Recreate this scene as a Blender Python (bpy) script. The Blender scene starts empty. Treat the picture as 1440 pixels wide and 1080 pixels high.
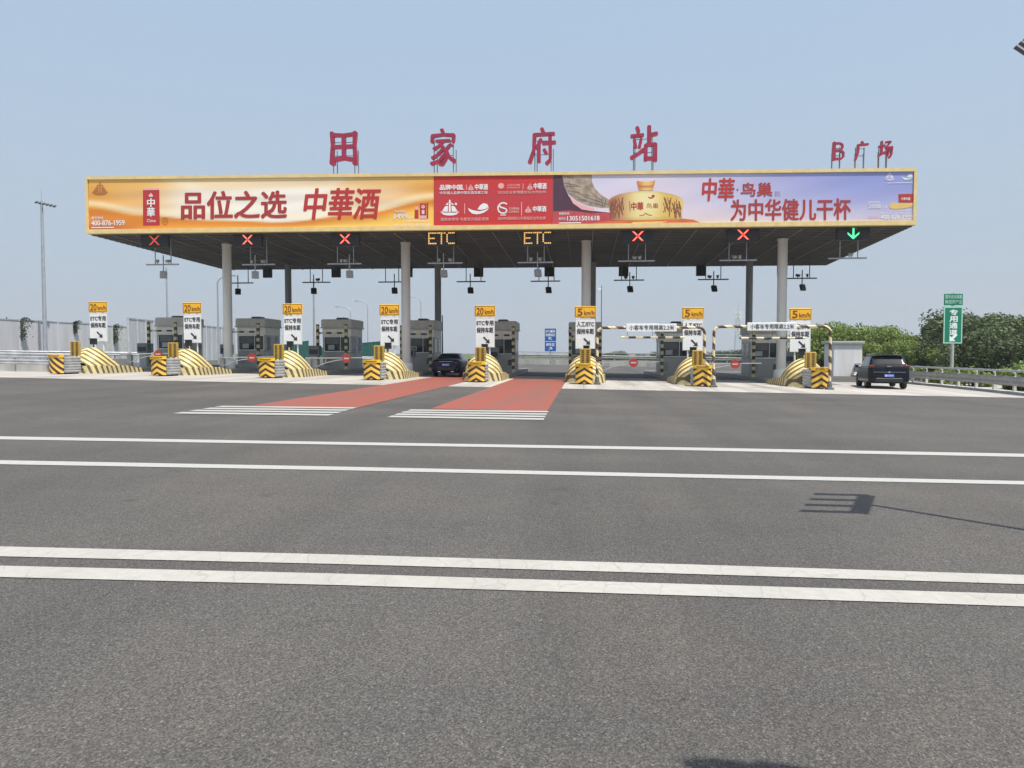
import bpy, bmesh, math, random
from mathutils import Vector, Matrix, noise as mnoise
C = bpy.context.scene.collection
SC = bpy.context.scene
rad = math.radians

# ------------------------------------------------------------------ camera, sky, sun, exposure
CAM_H, YAW, F = 1.55, rad(5.5), 1050.0
PITCH = math.atan(43 / F)
cam = bpy.data.cameras.new('camera')
cam.lens = 36 * F / 1440
cam.sensor_width = 36
cam.clip_end = 6000
cam.clip_start = 0.05
co = bpy.data.objects.new('camera', cam)
C.objects.link(co)
co.location = (0, 0, CAM_H)
co.rotation_euler = (rad(90) - PITCH, 0, YAW)
SC.camera = co

SUNV = Vector((0.315, -0.30, 1.0)).normalized()
EL = math.asin(SUNV.z)
AZ = math.atan2(SUNV.x, SUNV.y)
w = bpy.data.worlds.new('World')
SC.world = w
w.use_nodes = True
wn = w.node_tree
sky = wn.nodes.new('ShaderNodeTexSky')
sky.sky_type = 'NISHITA'
sky.sun_disc = False
sky.sun_elevation = EL
sky.sun_rotation = AZ
sky.altitude = 50
sky.air_density = 0.9
sky.dust_density = 3.2
sky.ozone_density = 1.5
bg = wn.nodes['Background']
bg.inputs[1].default_value = 0.12
# summer haze whitens the sky, most of all towards the horizon
gen = wn.nodes.new('ShaderNodeTexCoord'); sepw = wn.nodes.new('ShaderNodeSeparateXYZ'); wn.links.new(gen.outputs['Generated'], sepw.inputs[0])
hzr = wn.nodes.new('ShaderNodeValToRGB'); he = hzr.color_ramp.elements
he[0].position = 0.0; he[0].color = (2.28, 2.60, 2.98, 1); he[1].position = 0.42; he[1].color = (2.25, 2.93, 3.68, 1)
wn.links.new(sepw.outputs[2], hzr.inputs[0])
fcr = wn.nodes.new('ShaderNodeMapRange'); fcr.inputs[1].default_value = 0.0; fcr.inputs[2].default_value = 0.9; fcr.inputs[3].default_value = 0.96; fcr.inputs[4].default_value = 0.6
wn.links.new(sepw.outputs[2], fcr.inputs[0])
mxw = wn.nodes.new('ShaderNodeMix'); mxw.data_type = 'RGBA'; wn.links.new(fcr.outputs[0], mxw.inputs[0])
wn.links.new(sky.outputs[0], mxw.inputs[6]); wn.links.new(hzr.outputs[0], mxw.inputs[7]); wn.links.new(mxw.outputs[2], bg.inputs[0])
sl = bpy.data.lights.new('sun', 'SUN')
sl.energy = 3.0
sl.angle = rad(0.5)
sl.color = (1.0, 0.955, 0.88)
so = bpy.data.objects.new('sun', sl)
C.objects.link(so)
so.rotation_euler = (-SUNV).to_track_quat('-Z', 'Y').to_euler()
SC.view_settings.view_transform = 'Standard'
SC.view_settings.look = 'None'
SC.view_settings.exposure = 0.80
SC.view_settings.gamma = 1.0

# ------------------------------------------------------------------ measuring the photograph
SLOPE = 0.0155
def G(x, y=0):                                   # ground height: the plaza falls to the right
    return -SLOPE * max(-70, min(70, x))
def ray(px, py):
    a = (px - 720) / F; b = (540 - py) / F
    cp, sp, c, s = math.cos(PITCH), math.sin(PITCH), math.cos(YAW), math.sin(YAW)
    d = cp + sp * b; up = -sp + cp * b
    return Vector((c * a - s * d, s * a + c * d, up))
def at(px, py, Y):
    r = ray(px, py)
    v = r * (Y / r.y)
    return Vector((v.x, v.y, v.z + CAM_H))
def gpt(px, py):
    r = ray(px, py)
    t = -CAM_H / (r.z + SLOPE * r.x)
    v = r * t
    return Vector((v.x, v.y, v.z + CAM_H))

# ------------------------------------------------------------------ materials
def lin(c):
    return tuple(((v / 255) / 12.92 if v <= 10 else (((v / 255) + 0.055) / 1.055) ** 2.4) for v in c)
MATS = {}
def new_mat(name):
    m = bpy.data.materials.new(name)
    m.use_nodes = True
    return m, m.node_tree, m.node_tree.nodes['Principled BSDF']
def mat(name, col, rough=0.6, metal=0.0, var=0.12, scale=3.0, bump=0.0, bscale=40.0, emit=0, spec=0.5, coat=0, streak=False):
    """procedural material: a base colour broken up by noise (dirt and wear)"""
    if name in MATS: return MATS[name]
    m, t, b = new_mat(name)
    N, L = t.nodes.new, t.links.new
    tc = N('ShaderNodeTexCoord')
    nz = N('ShaderNodeTexNoise'); nz.inputs['Scale'].default_value = scale; nz.inputs['Detail'].default_value = 6
    src = tc.outputs['Object']
    if streak:
        mp = N('ShaderNodeMapping'); mp.inputs['Scale'].default_value = (1, 1, 0.12); L(src, mp.inputs[0]); src = mp.outputs[0]
    L(src, nz.inputs['Vector'])
    rp = N('ShaderNodeValToRGB')
    lo = tuple(v * (1 - var) for v in col) + (1,); hi = tuple(min(1, v * (1 + var)) for v in col) + (1,)
    rp.color_ramp.elements[0].color = lo; rp.color_ramp.elements[1].color = hi
    rp.color_ramp.elements[0].position = 0.32; rp.color_ramp.elements[1].position = 0.68
    L(nz.outputs[0], rp.inputs[0]); L(rp.outputs[0], b.inputs['Base Color'])
    b.inputs['Roughness'].default_value = rough; b.inputs['Metallic'].default_value = metal
    b.inputs['Specular IOR Level'].default_value = spec; b.inputs['Coat Weight'].default_value = coat
    if bump:
        n2 = N('ShaderNodeTexNoise'); n2.inputs['Scale'].default_value = bscale; L(tc.outputs['Object'], n2.inputs['Vector'])
        bp = N('ShaderNodeBump'); bp.inputs['Strength'].default_value = bump; bp.inputs['Distance'].default_value = 0.02
        L(n2.outputs[0], bp.inputs['Height']); L(bp.outputs[0], b.inputs['Normal'])
    if emit:
        L(rp.outputs[0], b.inputs['Emission Color']); b.inputs['Emission Strength'].default_value = emit
    MATS[name] = m
    return m
def stripes(name, ca, cb, kx, kax, ky, kz, period, duty=0.5, rough=0.55, off=0.0, wear=0.25, rnd=False):
    """two colours in bands along kx*x + kax*|x| + ky*y + kz*z of the object's own space"""
    if name in MATS: return MATS[name]
    m, t, b = new_mat(name)
    N, L = t.nodes.new, t.links.new
    tc = N('ShaderNodeTexCoord'); sp = N('ShaderNodeSeparateXYZ'); L(tc.outputs['Object'], sp.inputs[0])
    def mth(op, a, bb):
        n = N('ShaderNodeMath'); n.operation = op
        for i, v in enumerate((a, bb)):
            if v is None: continue
            if isinstance(v, (int, float)): n.inputs[i].default_value = v
            else: L(v, n.inputs[i])
        return n.outputs[0]
    s = mth('MULTIPLY', sp.outputs[0], kx)
    s = mth('ADD', s, mth('MULTIPLY', mth('ABSOLUTE', sp.outputs[0], None), kax))
    s = mth('ADD', s, mth('MULTIPLY', sp.outputs[1], ky))
    s = mth('ADD', s, mth('MULTIPLY', sp.outputs[2], kz))
    nz = N('ShaderNodeTexNoise'); nz.inputs['Scale'].default_value = 9; L(tc.outputs['Object'], nz.inputs['Vector'])
    s = mth('ADD', s, mth('MULTIPLY', nz.outputs[0], 0.012))
    s = mth('DIVIDE', mth('ADD', s, off + 50 * period), period)
    fr = mth('GREATER_THAN', mth('FRACT', s, None), duty)
    mx = N('ShaderNodeMix'); mx.data_type = 'RGBA'
    L(fr, mx.inputs[0]); mx.inputs[6].default_value = ca + (1,); mx.inputs[7].default_value = cb + (1,)
    n2 = N('ShaderNodeTexNoise'); n2.inputs['Scale'].default_value = 5; n2.inputs['Detail'].default_value = 8; L(tc.outputs['Object'], n2.inputs['Vector'])
    rp = N('ShaderNodeMapRange'); L(n2.outputs[0], rp.inputs[0])
    rp.inputs[1].default_value = 0.5; rp.inputs[2].default_value = 0.75; rp.inputs[3].default_value = 0; rp.inputs[4].default_value = wear * 2
    m2 = N('ShaderNodeMix'); m2.data_type = 'RGBA'
    L(rp.outputs[0], m2.inputs[0]); L(mx.outputs[2], m2.inputs[6]); m2.inputs[7].default_value = (0.33, 0.29, 0.23, 1)
    L(m2.outputs[2], b.inputs['Base Color']); b.inputs['Roughness'].default_value = rough
    MATS[name] = m
    return m

M = {}
M['grey_paint'] = mat('grey column paint', (0.70, 0.69, 0.66), 0.5, var=0.14, scale=2, streak=True)
M['dark_paint'] = mat('dark steel paint', (0.10, 0.105, 0.10), 0.55)
M['black'] = mat('black plastic', (0.018, 0.018, 0.02), 0.45)
M['steel'] = mat('galvanised steel', (0.42, 0.43, 0.44), 0.42, metal=0.55, var=0.16, scale=4)
M['rail'] = mat('guardrail zinc', (0.47, 0.48, 0.49), 0.5, metal=0.35, var=0.2, scale=2)
M['gantry'] = mat('gantry steel', (0.22, 0.225, 0.23), 0.5, metal=0.3)
M['white_paint'] = mat('white enamel', (0.80, 0.81, 0.80), 0.4, var=0.05)
M['sign_yellow'] = mat('sign amber sheeting', (0.88, 0.47, 0.02), 0.45, var=0.05)
M['sign_black'] = mat('sign black ink', (0.03, 0.028, 0.03), 0.5)
M['sign_brown'] = mat('sign dark red ink', (0.17, 0.05, 0.015), 0.5)
M['sign_rim'] = mat('sign rim', (0.50, 0.50, 0.48), 0.5)
M['concrete'] = mat('concrete wall', (0.43, 0.42, 0.40), 0.85, var=0.2, scale=1.2, bump=0.2, streak=True)
M['red_disc'] = mat('stop disc red', (0.68, 0.07, 0.05), 0.4, var=0.08)
M['panel_yellow'] = mat('warning panel amber', (0.46, 0.30, 0.05), 0.5, var=0.15, scale=6)
M['led_dark'] = mat('unlit amber lens', (0.16, 0.085, 0.012), 0.3)
M['cap_yellow'] = mat('cushion cap yellow', (0.80, 0.46, 0.02), 0.5, var=0.1)
M['booth_grey'] = mat('booth brushed steel', (0.40, 0.395, 0.375), 0.42, metal=0.12, var=0.1, scale=1.5, streak=True)
M['booth_roof'] = mat('booth roof panel', (0.52, 0.48, 0.42), 0.5, metal=0.05, var=0.1)
M['booth_band'] = mat('booth light band', (0.86, 0.82, 0.72), 0.5, var=0.08)
M['glass_dark'] = mat('booth window glass', (0.03, 0.045, 0.045), 0.08, var=0.3, scale=1.0)
M['tyre'] = mat('tyre rubber', (0.018, 0.018, 0.018), 0.8)
M['rim'] = mat('wheel alloy', (0.30, 0.30, 0.31), 0.35, metal=0.7)
M['kerb_stripe'] = stripes('kerb hazard paint', (0.66, 0.55, 0.27), (0.11, 0.09, 0.045), 0.75, 0, 1.0, 0.45, 0.42, 0.58)
M['nose_stripe'] = stripes('island nose hazard paint', (0.78, 0.62, 0.26), (0.15, 0.115, 0.05), 0, 0.55, 0.55, 1.0, 0.30, 0.55, wear=0.38)
M['chevron'] = stripes('chevron sheeting', (0.84, 0.50, 0.06), (0.05, 0.022, 0.012), 0, 0.62, 0, 1.0, 0.30, 0.55, wear=0.1, off=0.04)
M['diagonal'] = stripes('diagonal sheeting', (0.84, 0.50, 0.10), (0.06, 0.026, 0.012), 0.85, 0, 0, 1.0, 0.34, 0.5, wear=0.1)
M['post_stripe'] = stripes('post hazard bands', (0.60, 0.52, 0.30), (0.022, 0.02, 0.018), 0, 0, 0, 1.0, 0.44, 0.5)
M['bar_stripe'] = stripes('bar hazard bands', (0.70, 0.62, 0.40), (0.025, 0.02, 0.018), 1.0, 0, 0, 0, 0.72, 0.5)
M['pipe_stripe'] = stripes('gate pipe hazard bands', (0.74, 0.62, 0.38), (0.07, 0.035, 0.025), 0.8, 0, 0, 1.0, 0.62, 0.5)

# ------------------------------------------------------------------ mesh helpers
class MB:
    """collects shapes, then links them as ONE mesh object"""
    def __init__(s): s.v = []; s.f = []; s.sm = []
    def add(s, vs, fs, smooth=False):
        k = len(s.v); s.v += [tuple(v) for v in vs]; s.f += [tuple(i + k for i in f) for f in fs]; s.sm += [smooth] * len(fs); return s
    def box(s, x0, x1, y0, y1, z0, z1):
        return s.add([(x0, y0, z0), (x1, y0, z0), (x1, y1, z0), (x0, y1, z0), (x0, y0, z1), (x1, y0, z1), (x1, y1, z1), (x0, y1, z1)],
                     [(3, 2, 1, 0), (4, 5, 6, 7), (0, 1, 5, 4), (1, 2, 6, 5), (2, 3, 7, 6), (3, 0, 4, 7)])
    def bbox(s, x0, x1, y0, y1, z0, z1, b=0.02):
        """box with chamfered vertical and top edges"""
        def ring(x0, x1, y0, y1, z, c): return [(x0 + c, y0, z), (x1 - c, y0, z), (x1, y0 + c, z), (x1, y1 - c, z), (x1 - c, y1, z), (x0 + c, y1, z), (x0, y1 - c, z), (x0, y0 + c, z)]
        R = [ring(x0, x1, y0, y1, z0, b), ring(x0, x1, y0, y1, z1 - b, b), ring(x0 + b, x1 - b, y0 + b, y1 - b, z1, b)]
        vs = sum(R, []); fs = [tuple(range(7, -1, -1)), tuple(range(16, 24))]
        for k in range(2):
            for i in range(8): fs.append((k * 8 + i, k * 8 + (i + 1) % 8, k * 8 + 8 + (i + 1) % 8, k * 8 + 8 + i))
        return s.add(vs, fs)
    def tube(s, pts, r, n=10, r2=None, caps=True):
        pts = [Vector(p) for p in pts]; k = len(pts); vs = []; fs = []
        rr = r if isinstance(r, (list, tuple)) else [r + ((r2 if r2 is not None else r) - r) * i / (k - 1) for i in range(k)]
        up = None
        for i, p in enumerate(pts):
            d = (pts[min(i + 1, k - 1)] - pts[max(i - 1, 0)]).normalized()
            if up is None:
                up = Vector((0, 0, 1)) if abs(d.z) < 0.9 else Vector((1, 0, 0))
            a = d.cross(up).normalized(); bb = a.cross(d).normalized(); up = bb
            for j in range(n):
                t = 2 * math.pi * j / n
                vs.append(p + (a * math.cos(t) + bb * math.sin(t)) * rr[i])
        for i in range(k - 1):
            for j in range(n): fs.append((i * n + j, i * n + (j + 1) % n, (i + 1) * n + (j + 1) % n, (i + 1) * n + j))
        s.add(vs, fs, True)
        if caps:
            s.add(vs[:n], [tuple(range(n - 1, -1, -1))]); s.add(vs[-n:], [tuple(range(n))])
        return s
    def bar(s, a, b, w, h=None):
        """square bar from a to b"""
        a = Vector(a); b = Vector(b); h = h or w; d = (b - a).normalized()
        up = Vector((0, 0, 1)) if abs(d.z) < 0.9 else Vector((0, 1, 0))
        x = d.cross(up).normalized() * w / 2; z = x.cross(d).normalized() * h / 2
        vs = [a - x - z, a + x - z, a + x + z, a - x + z, b - x - z, b + x - z, b + x + z, b - x + z]
        return s.add(vs, [(0, 1, 2, 3), (7, 6, 5, 4), (1, 0, 4, 5), (2, 1, 5, 6), (3, 2, 6, 7), (0, 3, 7, 4)])
    def prism(s, poly, y0, y1):
        """outline in (x, z) given depth along y"""
        n = len(poly)
        vs = [(p[0], y0, p[1]) for p in poly] + [(p[0], y1, p[1]) for p in poly]
        fs = [tuple(range(n)), tuple(range(2 * n - 1, n - 1, -1))]
        for i in range(n): fs.append((i, i + n, (i + 1) % n + n, (i + 1) % n))
        return s.add(vs, fs)
    def disc(s, cx, y0, y1, cz, r, n=24):
        return s.prism([(cx + r * math.cos(2 * math.pi * i / n), cz + r * math.sin(2 * math.pi * i / n)) for i in range(n)], y0, y1)
    def grid(s, rows, smooth=True):
        k = len(s.v); n = len(rows[0]); fs = []
        for i in range(len(rows) - 1):
            for j in range(n - 1): fs.append((i * n + j, i * n + j + 1, (i + 1) * n + j + 1, (i + 1) * n + j))
        return s.add(sum([list(r) for r in rows], []), fs, smooth)
    def text(s, body, x0, x1, z0, z1, y, bold=0.0, shear=0.0):
        V, Fc = glyphs(body, 0)
        for k, (dx, dz) in enumerate(SHIFT if bold > .004 else SHIFT[:1]):
            e = (z1 - z0) * bold * .9
            s.add([(x0 + (x1 - x0) * (u + shear * v) + dx * e, y - k * .0004, z0 + (z1 - z0) * v + dz * e) for u, v in V], Fc)
        return s
    def build(s, name, m, parent=None):
        me = bpy.data.meshes.new(name)
        me.from_pydata(s.v, [], s.f); me.update()
        me.polygons.foreach_set('use_smooth', s.sm)
        if m: me.materials.append(m)
        o = bpy.data.objects.new(name, me); C.objects.link(o)
        if parent: o.parent = parent
        return o
GL = {}
SHIFT = [(0, 0), (-1, 0), (1, 0), (0, -.7), (0, .7), (-.7, -.6), (.7, .6), (-.7, .6), (.7, -.6)]
def glyphs(body, bold):
    if (body, bold) in GL: return GL[(body, bold)]
    cu = bpy.data.curves.new('lettering', 'FONT'); cu.body = body; cu.size = 1; cu.resolution_u = 3
    cu.align_x = 'LEFT'
    o = bpy.data.objects.new('lettering', cu); C.objects.link(o)
    dg = bpy.context.evaluated_depsgraph_get()
    me = bpy.data.meshes.new_from_object(o.evaluated_get(dg))
    V = [(v.co.x, v.co.y) for v in me.vertices]; Fc = [tuple(p.vertices) for p in me.polygons]
    C.objects.unlink(o); bpy.data.objects.remove(o); bpy.data.curves.remove(cu); bpy.data.meshes.remove(me)
    xs = [v[0] for v in V]; ys = [v[1] for v in V]
    ax, bx, ay, by = min(xs), max(xs), min(ys), max(ys)
    V = [((x - ax) / (bx - ax), (y - ay) / (by - ay)) for x, y in V]
    GL[(body, bold)] = (V, Fc)
    return V, Fc
def tag(o, label=None, cat=None, group=None, kind=None):
    if label: o['label'] = label
    if cat: o['category'] = cat
    if group: o['group'] = group
    if kind: o['kind'] = kind
    return o
def thing(name, loc, label, cat, group=None, rz=0):
    o = bpy.data.objects.new(name, None); C.objects.link(o)
    o.location = loc; o.rotation_euler = (0, 0, rz); o.empty_display_size = 0.3
    return tag(o, label, cat, group)
def struct(name, mb, m):
    return tag(mb.build(name, m), kind='structure')
JIT = random.Random(77)
def dup(root, loc, label=None, rz=None, group=None, skip=()):
    """a copy of a thing with copies of its parts and their sub-parts"""
    r = root.copy(); C.objects.link(r); r.location = loc
    if rz is not None: r.rotation_euler = (0, 0, rz)
    if label: r['label'] = label
    if group: r['group'] = group
    for ch in list(root.children):
        c = ch.copy(); C.objects.link(c); c.parent = r
        for g in list(ch.children):
            d = g.copy(); C.objects.link(d); d.parent = c
    return r
ORD = ['first', 'second', 'third', 'fourth', 'fifth', 'sixth', 'seventh', 'eighth']

# ------------------------------------------------------------------ the ground
def asphalt_mat():
    m, t, b = new_mat('worn asphalt'); N, L = t.nodes.new, t.links.new
    tc = N('ShaderNodeTexCoord')
    def nz(scale, det=4, rough=0.6, sc=None):
        n = N('ShaderNodeTexNoise'); n.inputs['Scale'].default_value = scale; n.inputs['Detail'].default_value = det; n.inputs['Roughness'].default_value = rough
        if sc:
            mp = N('ShaderNodeMapping'); mp.inputs['Scale'].default_value = sc; L(tc.outputs['Object'], mp.inputs[0]); L(mp.outputs[0], n.inputs['Vector'])
        else: L(tc.outputs['Object'], n.inputs['Vector'])
        return n.outputs[0]
    def ramp(src, stops):
        r = N('ShaderNodeValToRGB'); e = r.color_ramp.elements
        while len(e) < len(stops): e.new(0.5)
        for k, (p, c) in enumerate(stops): e[k].position = p; e[k].color = tuple(c) + (1,)
        L(src, r.inputs[0]); return r.outputs[0]
    def mix(a, bb, f, mode='MULTIPLY'):
        x = N('ShaderNodeMix'); x.data_type = 'RGBA'; x.blend_type = mode
        if isinstance(f, (int, float)): x.inputs[0].default_value = f
        else: L(f, x.inputs[0])
        L(a, x.inputs[6]); L(bb, x.inputs[7]); return x.outputs[2]
    vo = N('ShaderNodeTexVoronoi'); vo.inputs['Scale'].default_value = 135; L(tc.outputs['Object'], vo.inputs['Vector'])
    stone = ramp(vo.outputs['Color'], [(0.0, (0.050, 0.0475, 0.045)), (0.5, (0.104, 0.098, 0.0925)), (0.86, (0.165, 0.157, 0.147)), (1.0, (0.29, 0.28, 0.265))])
    grit = ramp(nz(60, 6, 0.8), [(0.3, (0.62, 0.62, 0.62)), (0.7, (1.30, 1.285, 1.26))])
    patch = ramp(nz(0.35, 6, 0.65), [(0.3, (0.82, 0.835, 0.86)), (0.7, (1.09, 1.06, 1.01))])
    lanes = ramp(nz(1.0, 5, 0.6, (0.035, 0.42, 1)), [(0.32, (0.84, 0.845, 0.85)), (0.66, (1.03, 1.025, 1.02))])
    tyre = ramp(nz(1.0, 4, 0.55, (0.55, 0.045, 1)), [(0.30, (0.80, 0.80, 0.81)), (0.55, (1.0, 1.0, 1.0))])
    spots = ramp(nz(2.3, 3, 0.5), [(0.23, (0.72, 0.72, 0.73)), (0.31, (1.0, 1.0, 1.0))])
    col = mix(mix(mix(mix(mix(stone, grit, 1.0), patch, 1.0), lanes, 1.0), tyre, 1.0), spots, 1.0)
    L(col, b.inputs['Base Color'])
    b.inputs['Roughness'].default_value = 0.85; b.inputs['Specular IOR Level'].default_value = 0.3
    bp = N('ShaderNodeBump'); bp.inputs['Strength'].default_value = 0.6; bp.inputs['Distance'].default_value = 0.004
    L(vo.outputs['Distance'], bp.inputs['Height']); L(bp.outputs[0], b.inputs['Normal'])
    return m
def paint_mat(name, col, dirt, crack=True, thr=0.66, tyre=None):
    m, t, b = new_mat(name); N, L = t.nodes.new, t.links.new
    tc = N('ShaderNodeTexCoord')
    n1 = N('ShaderNodeTexNoise'); n1.inputs['Scale'].default_value = 14; n1.inputs['Detail'].default_value = 8; n1.inputs['Roughness'].default_value = 0.7
    L(tc.outputs['Object'], n1.inputs['Vector'])
    r1 = N('ShaderNodeValToRGB'); e = r1.color_ramp.elements
    e[0].position = 0.3; e[0].color = tuple(v * 0.86 for v in col) + (1,); e[1].position = 0.62; e[1].color = tuple(col) + (1,)
    L(n1.outputs[0], r1.inputs[0])
    n2 = N('ShaderNodeTexNoise'); n2.inputs['Scale'].default_value = 60; n2.inputs['Detail'].default_value = 6; n2.inputs['Roughness'].default_value = 0.8
    L(tc.outputs['Object'], n2.inputs['Vector'])
    mr = N('ShaderNodeMapRange'); mr.inputs[1].default_value = thr; mr.inputs[2].default_value = thr + 0.08; mr.inputs[4].default_value = 0.75
    L(n2.outputs[0], mr.inputs[0]); fac = mr.outputs[0]
    if crack:
        mp = N('ShaderNodeMapping'); mp.inputs['Scale'].default_value = (1.9, 0.6, 1); mp.inputs['Rotation'].default_value = (0, 0, 0.5)
        L(tc.outputs['Object'], mp.inputs[0])
        nd = N('ShaderNodeTexNoise'); nd.inputs['Scale'].default_value = 6; L(tc.outputs['Object'], nd.inputs['Vector'])
        ad = N('ShaderNodeMixRGB'); ad.inputs[0].default_value = 0.12; L(mp.outputs[0], ad.inputs[1]); L(nd.outputs['Color'], ad.inputs[2])
        vo = N('ShaderNodeTexVoronoi'); vo.feature = 'DISTANCE_TO_EDGE'; vo.inputs['Scale'].default_value = 2.2; L(ad.outputs[0], vo.inputs['Vector'])
        lt = N('ShaderNodeMapRange'); lt.inputs[1].default_value = 0.004; lt.inputs[2].default_value = 0.014; lt.inputs[3].default_value = 0.3; lt.inputs[4].default_value = 0
        L(vo.outputs[0], lt.inputs[0])
        mxm = N('ShaderNodeMath'); mxm.operation = 'MAXIMUM'; L(fac, mxm.inputs[0]); L(lt.outputs[0], mxm.inputs[1]); fac = mxm.outputs[0]
    mx = N('ShaderNodeMix'); mx.data_type = 'RGBA'; L(fac, mx.inputs[0]); L(r1.outputs[0], mx.inputs[6]); mx.inputs[7].default_value = tuple(dirt) + (1,)
    out = mx.outputs[2]
    if tyre:
        mp2 = N('ShaderNodeMapping'); mp2.inputs['Scale'].default_value = (1.1, 0.05, 1); L(tc.outputs['Object'], mp2.inputs[0])
        n3 = N('ShaderNodeTexNoise'); n3.inputs['Scale'].default_value = 1.2; n3.inputs['Detail'].default_value = 7; L(mp2.outputs[0], n3.inputs['Vector'])
        m3 = N('ShaderNodeMapRange'); m3.inputs[1].default_value = 0.40; m3.inputs[2].default_value = 0.72; m3.inputs[4].default_value = tyre; L(n3.outputs[0], m3.inputs[0])
        x3 = N('ShaderNodeMix'); x3.data_type = 'RGBA'; L(m3.outputs[0], x3.inputs[0]); L(out, x3.inputs[6]); x3.inputs[7].default_value = tuple(dirt) + (1,); out = x3.outputs[2]
    L(out, b.inputs['Base Color']); b.inputs['Roughness'].default_value = 0.75
    return m
def concrete_ground():
    m, t, b = new_mat('concrete apron'); N, L = t.nodes.new, t.links.new
    tc = N('ShaderNodeTexCoord')
    n1 = N('ShaderNodeTexNoise'); n1.inputs['Scale'].default_value = 0.8; n1.inputs['Detail'].default_value = 9; n1.inputs['Roughness'].default_value = 0.7
    mp = N('ShaderNodeMapping'); mp.inputs['Scale'].default_value = (1.3, 0.10, 1); L(tc.outputs['Object'], mp.inputs[0]); L(mp.outputs[0], n1.inputs['Vector'])
    r1 = N('ShaderNodeValToRGB'); e = r1.color_ramp.elements
    e[0].position = 0.3; e[0].color = (0.27, 0.25, 0.225, 1); e[1].position = 0.62; e[1].color = (0.50, 0.47, 0.43, 1)
    L(n1.outputs[0], r1.inputs[0])
    br = N('ShaderNodeTexBrick'); br.inputs['Scale'].default_value = 1; br.inputs['Mortar Size'].default_value = 0.02; br.offset = 0
    br.inputs['Brick Width'].default_value = 4.6; br.inputs['Row Height'].default_value = 5.0
    br.inputs['Color1'].default_value = (1, 1, 1, 1); br.inputs['Color2'].default_value = (0.93, 0.93, 0.93, 1); br.inputs['Mortar'].default_value = (0.45, 0.45, 0.45, 1)
    L(tc.outputs['Object'], br.inputs['Vector'])
    mx = N('ShaderNodeMix'); mx.data_type = 'RGBA'; mx.blend_type = 'MULTIPLY'; mx.inputs[0].default_value = 1
    L(r1.outputs[0], mx.inputs[6]); L(br.outputs[0], mx.inputs[7]); L(mx.outputs[2], b.inputs['Base Color'])
    b.inputs['Roughness'].default_value = 0.85
    return m
def sheet(x0, x1, y0, y1, lift, nx=1):
    mb = MB(); xs = sorted(set([x0, x1] + [x for x in (-70, 70) if x0 < x < x1]))
    mb.grid([[(x, y, G(x) + lift) for x in xs] for y in (y0, y1)], False); mb.f = [tuple(f) for f in mb.f]; return mb
struct('ground', sheet(-3000, 3000, -200, 4000, -0.06), mat('rough grass', (0.085, 0.10, 0.04), 0.95, var=0.5, scale=0.4))
struct('road', sheet(-70, 60, -40, 140, 0.0), asphalt_mat())
APR = 32.6
struct('concrete_apron', sheet(-58, 26, APR, 48.5, 0.004), concrete_ground())
def px_strip(cols, name, m, lift=0.006, ext=True):
    """a painted strip measured at several picture columns: (px, top, bottom)"""
    c = list(cols)
    if ext:
        for (a, b_, e, k) in ((c[0], c[1], -380, 0), (c[-1], c[-2], 1820, 1)):
            f = (e - a[0]) / (a[0] - b_[0])
            n = (e, a[1] + (a[1] - b_[1]) * f, a[2] + (a[2] - b_[2]) * f)
            c = [n] + c if k == 0 else c + [n]
    mb = MB(); top = []; bot = []
    for px, t, b_ in c:
        p = gpt(px, t); q = gpt(px, b_)
        top.append((p.x, p.y, G(p.x) + lift)); bot.append((q.x, q.y, G(q.x) + lift))
    mb.grid([bot, top], False)
    return struct(name, mb, m)
WP = paint_mat('white road paint', (0.44, 0.42, 0.38), (0.18, 0.17, 0.155), thr=0.62, tyre=0.2)
WP2 = paint_mat('white line paint', (0.42, 0.415, 0.39), (0.18, 0.18, 0.17), crack=False, thr=0.60)
px_strip([(0, 614, 618.2), (480, 622, 625.8), (960, 629.5, 633.5), (1440, 638.5, 643)], 'road_line', WP2)
px_strip([(0, 647.7, 653.3), (480, 656.8, 661.8), (960, 667, 672), (1440, 677, 682)], 'road_line', WP2)
px_strip([(0, 769.3, 783.3), (480, 780.9, 794.3), (960, 794.4, 807.8), (1440, 809.5, 822.5)], 'road_line', WP)
px_strip([(0, 796.5, 812.5), (480, 807.8, 824), (960, 822.2, 838.4), (1440, 836.6, 854)], 'road_line', WP)
RED = paint_mat('red lane coating', (0.30, 0.078, 0.052), (0.13, 0.10, 0.085), crack=False, thr=0.62, tyre=0.5)
def lane_coat(pl, pr, y1):
    a = gpt(*pl); b_ = gpt(*pr); mb = MB(); y0 = (a.y + b_.y) / 2
    mb.grid([[(a.x, y0, G(a.x) + 0.009), (b_.x, y0, G(b_.x) + 0.009)], [(a.x, y1, G(a.x) + 0.009), (b_.x, y1, G(b_.x) + 0.009)]], False)
    struct('red_lane', mb, RED)
    return a.x, b_.x
lane_coat((352, 571), (499, 574.5), 56)
lane_coat((606, 575), (769, 579), 44.5)
for L0, R0 in (([(250, 581), (271, 577.8), (290, 574.8), (307, 572)], [(466, 584), (478, 580.6), (489, 577.4), (499, 574.4)]),
               ([(548, 586.2), (557, 583), (566, 580), (575, 577.2)], [(765, 590), (767, 586.4), (769, 583), (771, 579.6)])):
    for (l, r) in zip(L0, R0):
        p = gpt(*l); q = gpt(*r); hw = 0.22; mb = MB()
        mb.grid([[(p.x, p.y - hw, G(p.x) + 0.013), (q.x, q.y - hw, G(q.x) + 0.013)], [(p.x, p.y + hw, G(p.x) + 0.013), (q.x, q.y + hw, G(q.x) + 0.013)]], False)
        struct('road_line', mb, WP2)

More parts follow.
